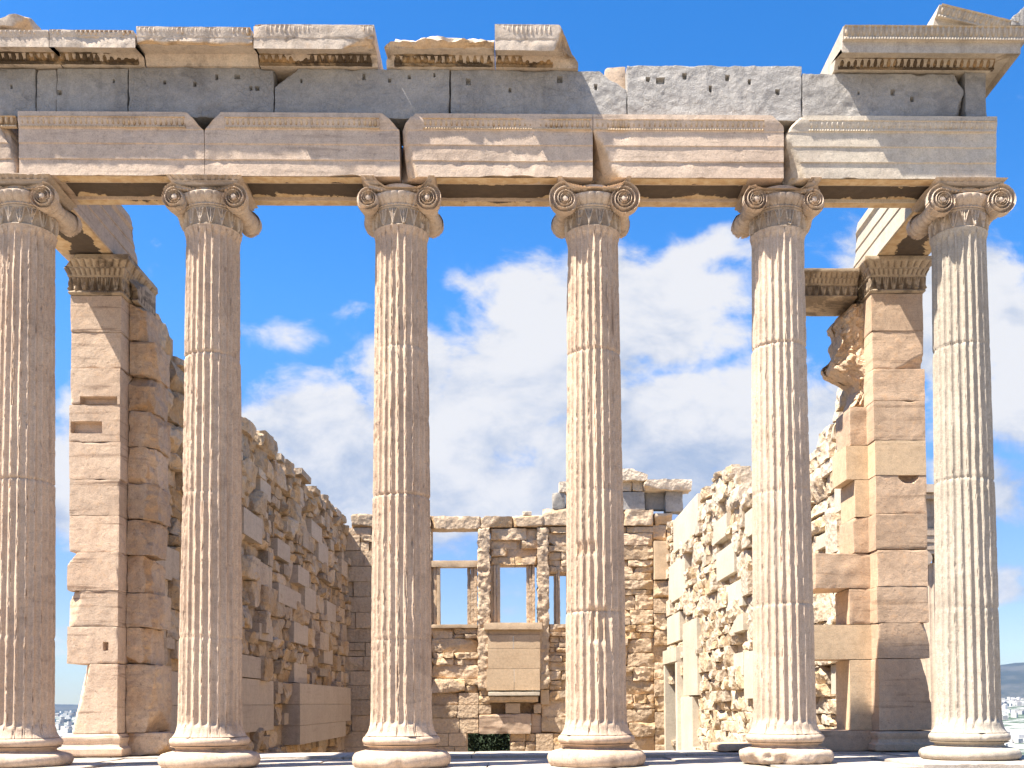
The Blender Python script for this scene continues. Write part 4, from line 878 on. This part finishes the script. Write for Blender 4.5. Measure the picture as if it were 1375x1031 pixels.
stone(mb, DO[0]-dw, DO[0], -.5, .10, DO[2], DO[3], seg=.12, rnd=.01, rough=.003, xf=xfR); stone(mb, DO[1], DO[1]+dw, -.5, .10, DO[2], DO[3], seg=.12, rnd=.01, rough=.003, xf=xfR)
stone(mb, DO[0]-dw, DO[1]+dw, -.5, .12, DO[3]+.003, DO[3]+.42, seg=.12, rnd=.01, rough=.003, xf=xfR)
obj('door_frame', mb, M_REPN, wr)
mb = MB(); stone(mb, DO[0]+.01, DO[1]-.01, -.56, -.34, DO[2], DO[3]-1.0, seg=.12, rnd=.01, rough=.003, xf=xfR, tone=.3); box(mb, DO[0]-.02, DO[1]+.02, -.66, -.57, DO[2], DO[3], .05, 0, xfR)  # lower stone panel, plus a dark sheet standing in for shade in the opening
obj('door_panel_dark_back', mb, plain_mat('door_shadow_stone', (.16, .13, .10)), wr)

# ------------------------------------------------------------------ west wall with its windows
YW = 20.32
ww = thing('window_wall', 'far end wall with tall window openings, carved pillars and a low doorway', 'stone wall', (0, YW+.3, -3.0))
xfW = frame('W', YW)
def wx(px, py=800): return float(at(px, py, YW)[0])
def wz(py, px=690): return float(at(px, py, YW)[2])
def zone(px0, px1, py0, py1, ch, **kw):
    mbz = MB(); rubble(mbz, xfW, wx(px0), wx(px1), wz(py1), wz(py0), ch=ch, thick=.62, seg=.05, **{**dict(cuts=4, cutamt=.28, rough=.014, tmin=-.08, tmax=.05, miss=.02), **kw})
    obj('masonry', mbz, M_RUBW, ww, sharp=20)
SMO = dict(smooth=.75, miss=.01, cuts=1, rough=.008, tmin=-.06, tmax=.03, split=.2)
zone(452, 579, 708, 1045, .47, **SMO)
zone(579, 642, 843, 930, .42, split=.45, lmin=.6, lmax=1.4, miss=.04, tmin=-.12)
zone(579, 642, 930, 946, .3, lmin=.7, lmax=1.5, **{**SMO, 'split': 0}); zone(579, 642, 946, 984, .45, lmin=.5, lmax=1.1, **SMO); zone(579, 626, 984, 1045, .48, lmin=.5, lmax=1.1, **SMO)
zone(684, 762, 985, 1045, .42, lmin=.4, lmax=.9, tmin=-.1, tmax=.1)
zone(726, 762, 940, 985, .5, lmin=.5, lmax=.9)
zone(737, 762, 838, 940, .30, lmin=.3, lmax=.6, tmin=-.1)
zone(762, 878, 770, 1045, .44, split=.4, lmin=.6, lmax=1.6, miss=.03, tmin=-.1); zone(878, 920, 780, 1045, .5, split=.3, lmin=.4, lmax=.9, miss=.04)
zone(737, 878, 707, 770, .42, split=.4, lmin=.7, lmax=1.7, miss=.02, tmin=-.1); zone(878, 920, 705, 726, .4, lmin=.3, lmax=.6)
zone(659, 722, 709, 758, .26, lmin=.5, lmax=1.4, miss=.01, tmin=-.09, tmax=.04, smooth=.1)
zone(642, 657, 925, 946, .3, lmin=.3, lmax=.4)
def piece(name, px0, px1, py0, py1, mat, t0=-.5, t1=0., seg=.07, label=None, parent=None, **kw):
    mb = MB(); a = dict(rnd=.01, rvar=.03, rough=.006); a.update(kw)
    stone(mb, wx(px0), wx(px1)-.004, t0, t1, wz(py1)+.002, wz(py0)-.002, seg=seg, front=(0, 1, 0), xf=xfW, **a); return obj(name, mb, mat, parent or ww, label=label)
for (a, b_, c, d_) in ((472, 500, 690, 708), (500, 579, 691, 709), (579, 646, 693, 710), (646, 688, 693, 708), (688, 730, 692, 707), (730, 800, 683, 706), (800, 838, 685, 706), (838, 878, 685, 706), (878, 904, 689, 705)):
    piece('capping_stone', a, b_, c, d_, M_RUBW, -.6, U(.02, .09), cuts=3, cutamt=.3, rvar=.08, rough=.02, segs=(.05, .07, .04))
for (a, b_) in ((642, 658), (722, 737)): piece('window_pillar', a, b_, 709, 926, M_RUBW, -.55, .10, segs=(.045, .08, .045), rvar=.09, rough=.035, freq=8)
piece('crossbar', 579, 641, 752, 761, M_REPO, -.35, .0)
for (a, b_, c, d_) in ((577, 590, 761, 838), (627, 640, 761, 838), (658.5, 671, 758, 838), (707, 718, 758, 838), (744, 752, 758, 838), (762, 772, 758, 838)):
    mbj = MB(); w_ = (wx(b_)-wx(a))
    for m_, tt in ((0, -.1), (.35, -.04), (.7, 0.)): stone(mbj, wx(a)+w_*m_, wx(a)+w_*(m_+.34), -.4, tt-.06, wz(d_)+.003, wz(c)-.003, seg=.08, rnd=.008, rvar=.03, rough=.008, front=(0, 1, 0), xf=xfW)
    obj('window_jamb', mbj, M_REPO if a in (577, 658.5) else M_RUBW, ww)
piece('window_sill', 579, 641, 838, 843, M_REPO, -.45, .05); piece('window_sill', 650, 728, 836.5, 846, M_REPO, -.5, .26, rvar=.01); piece('window_sill', 738, 790, 838, 843, M_RUBW, -.45, .03)
mbp = MB()
for (a, b_, c, d_) in ((655, 689, 853, 871), (689, 725, 853, 871), (655, 725, 871, 898), (653, 690, 898, 927), (690, 724.5, 898, 927)):
    stone(mbp, wx(a), wx(b_)-.006, -.4, .17, wz(d_)+.003, wz(c)-.003, seg=.08, rnd=.004, rvar=.008, rough=.002, front=(0, 1, 0), xf=xfW, tone=U(.45, .6))
stone(mbp, wx(656), wx(724), -.4, .12, wz(853)+.002, wz(846)-.002, seg=.1, rnd=.004, rvar=.01, rough=.002, xf=xfW, tone=.4)
obj('infill_panel', mbp, M_REPO, ww)
piece('ledge', 655, 724, 929, 934, M_REPN, -.4, .26, rvar=.015); piece('ledge', 651, 722, 935, 943, M_RUBW, -.4, .16, cuts=2, rvar=.06)
piece('wall_strip', 725, 737, 926, 946, M_REPO, -.4, -.02); piece('wall_strip', 878.5, 915, 727, 779, M_REPO, -.4, .12, rvar=.01)
# lintel with two beam sockets, and the doorway
piece('socket_block', 642, 659, 946, 958, M_RUBW, -.4, .02); piece('socket_block', 678, 698, 944, 958, M_REPO, -.4, .05); piece('socket_block', 716, 726, 944, 958, M_RUBW, -.4, .0, cuts=2)
mb = MB(); box(mb, wx(642), wx(726), -.62, -.35, wz(960), wz(927), .3, .5, xfW); obj('socket_back', mb, M_RUB, ww)
piece('door_lintel', 642.5, 712, 958.5, 985, M_ANTA, -.6, .06, rvar=.07, rough=.015, segs=(.05, .1, .04), cuts=1); piece('socket_block', 712.5, 726, 958, 985, M_ANTA, -.5, -.12, cuts=2)
# stones left standing on top of the end wall
TOPG = 'stones left on top of the far end wall'
def top_stone(name, px0, px1, py0, py1, mat, label, cat, y0=20.30, dy=.5, **kw):
    mb = MB(); a = at(px0, py1, y0); b_ = at(px1, py0, y0); q2 = dict(seg=.06, rnd=.012, rvar=.05, rough=.012); q2.update(kw)
    stone(mb, a[0], b_[0]-.005, y0, y0+dy, a[2]+.002, b_[2]-.002, **q2); return tag(obj(name, mb, mat, None, loc=((a[0]+b_[0])/2, y0+dy/2, a[2])), label, cat, TOPG)
top_stone('grey_block', 742, 759, 661, 683.5, M_GREY, 'small round shouldered grey block on the far wall, just left of the fourth column', 'stone block', cuts=2, y0=20.3)
top_stone('capping_slab', 751, 800, 646, 660.5, M_RUBN, 'pale capping slab over the small grey block left of the fourth column', 'stone slab', cuts=1, y0=20.25)
top_stone('grey_block', 759.5, 800, 661, 683.5, M_GREY, 'dark grey block recessed behind the fourth column on the far wall', 'stone block', y0=20.55, dy=.25)
top_stone('grey_block', 832, 866, 660, 684.5, M_GREY, 'light grey frieze block with round stain on the far wall, right of the fourth column', 'stone block', tone=.8)
top_stone('grey_block', 866.5, 893, 659, 684.5, M_GREY, 'shaded grey block set back in the middle of the far wall corner', 'stone block', y0=20.5, dy=.3, tone=.3)
top_stone('grey_block', 894, 917, 658, 687, M_GREY, 'rough light grey corner block at the right end of the far wall top', 'stone block', tone=.75, rough=.02)
top_stone('capping_slab', 866, 929, 643, 657.5, M_RUBN, 'long overhanging pale cornice slab at the right end of the far wall top', 'stone slab', y0=20.05, dy=.8, cuts=2, rough=.025)
top_stone('small_stone', 832, 849, 645.5, 659.5, M_RUBN, 'small squarish pale stone under the sloping slab, right of the fourth column', 'stone block', cuts=2)
top_stone('small_stone', 849.5, 865, 645.5, 659.5, M_RUBN, 'small rounded pale stone wedged beside the long overhanging slab', 'stone block', cuts=2)
top_stone('capping_slab', 826, 870, 629, 645, M_RUBN, 'topmost sloping slab above the far wall, right of the fourth column', 'stone slab', y0=20.1, dy=.7, rough=.025, planes=[((.35, 0, .94), at(846, 628.5, 20.1), .2)])
top_stone('small_stone', 702, 714, 686, 692, M_RUBN, 'lone flat little stone lying on the far wall above the middle window', 'stone block', seg=.04)

# ------------------------------------------------------------------ olive tree behind the doorway
ot = thing('olive_tree', 'dark leafy olive tree seen through the low doorway of the far wall', 'tree', (-1.3, 25.5, -3.1))
mb = MB()
def limb(p0, p1, r0, r1, n=8, m=9):
    p0 = np.array(p0, float); p1 = np.array(p1, float); d = p1-p0; d /= np.linalg.norm(d); a = np.cross(d, [.3, 1, .2]); a /= np.linalg.norm(a); b2 = np.cross(d, a); V = []
    for i_ in range(n+1):
        t_ = i_/n; c = p0+(p1-p0)*t_ + .08*np.array([math.sin(t_*5+p0[0]*7), math.cos(t_*4), 0]); r_ = r0+(r1-r0)*t_
        for k in range(m): an_ = k/m*2*math.pi; V.append(c+(a*math.cos(an_)+b2*math.sin(an_))*r_*(1+.15*math.sin(3*an_+t_*6)))
    i, j = np.meshgrid(np.arange(n), np.arange(m), indexing='ij'); i = i.ravel(); j = j.ravel(); j2 = (j+1) % m
    mb.add(np.array(V), np.stack([i*m+j, i*m+j2, (i+1)*m+j2, (i+1)*m+j], 1))
limb((-1.3, 25.5, -3.2), (-1.2, 25.5, -1.6), .32, .22)
for k in range(7):
    a = k*.9; limb((-1.22, 25.5, -1.75), (-1.2+1.4*math.cos(a), 25.5+1.3*math.sin(a), -.3+.6*(k % 3)), .13, .04)
obj('trunk', mb, plain_mat('olive_bark', (.14, .115, .09), .9, .3), ot)
mb = MB(); nl = 34000
cl = np.array([[-1.2+U(-1.9, 1.9), 25.2+U(-1.4, 1.4), U(-2.7, 1.0)] for _ in range(150)]); ci = rng.integers(0, 150, nl)
lp = cl[ci] + rng.normal(size=(nl, 3))*np.array([.28, .28, .24]); dv = rng.normal(size=(nl, 3)); dv /= np.linalg.norm(dv, axis=1, keepdims=True)
e2 = np.cross(dv, rng.normal(size=(nl, 3))); e2 /= np.linalg.norm(e2, axis=1, keepdims=True); ll = rng.uniform(.05, .10, nl)[:, None]
V = np.stack([lp-dv*ll, lp+e2*ll*.33, lp+dv*ll, lp-e2*ll*.33], 1).reshape(-1, 3); mb.add(V, np.arange(nl*4).reshape(-1, 4), np.repeat(rng.uniform(.1, .9, nl), 4))
obj('crown', mb, plain_mat('olive_leaves', (.030, .043, .022), .8, .35, 3.), ot, sharp=0)

# ------------------------------------------------------------------ north porch, seen past the right pier
npz = thing('side_porch', 'grey side porch with scrolled column glimpsed behind the right pier', 'porch', (9, 19, -3.1))
mb = MB(); YP = 14.6
pe = at(1262, 738, YP); pt_ = at(1262, 652, YP); zb_ = float(pe[2]); ztp = float(pt_[2])
xa_, xb_ = 6.05, float(at(1290, 700, YP)[0])
for (z0, z1, off, tn) in ((zb_, zb_+.18, 0, .5), (zb_+.18, zb_+.36, -.02, .5), (zb_+.36, zb_+.56, -.04, .5), (zb_+.57, ztp-.36, .03, .2), (ztp-.36, ztp-.22, -.12, .6), (ztp-.22, ztp, -.25, .6)):
    stone(mb, xa_, xb_-off, YP+off, 21, z0, z1-.004, seg=.4, rnd=.01, rvar=.02, rough=.004, tone=tn)
obj('entablature', mb, M_CAP, npz)
for (cx_, cy_) in ((float(at(1263, 850, YP)[0]), YP+.45), (float(at(1263, 850, YP)[0]), YP+3.6)):
    mb = MB(); nn = 20
    lathe(mb, [(.42, -3.1)] + [(.41-.06*t_, -3.0+(zb_-.35+3.0)*t_) for t_ in np.linspace(0, 1, 12)] + [(.38, zb_-.33)], 20*8, cx_, cy_, lambda ph, h, i: -.02*np.abs(np.sin(ph*10)))
    c_ = obj('porch_column', mb, M_MID, npz)
    mb = MB(); 
    for s in (-1, 1): lathe(mb, [(.02, cy_-.45), (.19, cy_-.44), (.2, cy_-.4), (.13, cy_-.1), (.13, cy_+.1), (.2, cy_+.4), (.02, cy_+.42)], 32, cx_+s*.36, zb_-.21, axis='y')
    box(mb, cx_-.45, cx_+.45, cy_-.42, cy_+.42, zb_-.1, zb_-.003); obj('porch_capital', mb, M_CAP, c_)

# ------------------------------------------------------------------ haze over the plain
HAZE = True
if HAZE:
    mb = MB(); box(mb, -19500, 19500, -19500, 19500, -140, 700)
    hz = obj('haze', mb, bpy.data.materials.new('haze'), sharp=0); tag(hz, None, None, kind='stuff')
    m = hz.data.materials[0]; m.use_nodes = True; q = NT(m.node_tree)
    pv = q.N('ShaderNodeVolumePrincipled', None, Color=(.30, .54, 1.0, 1), Density=1.7e-5, Anisotropy=.2); q.t.links.new(pv.outputs[0], q.N('ShaderNodeOutputMaterial').inputs['Volume'])
    hz.display_type = 'WIRE'
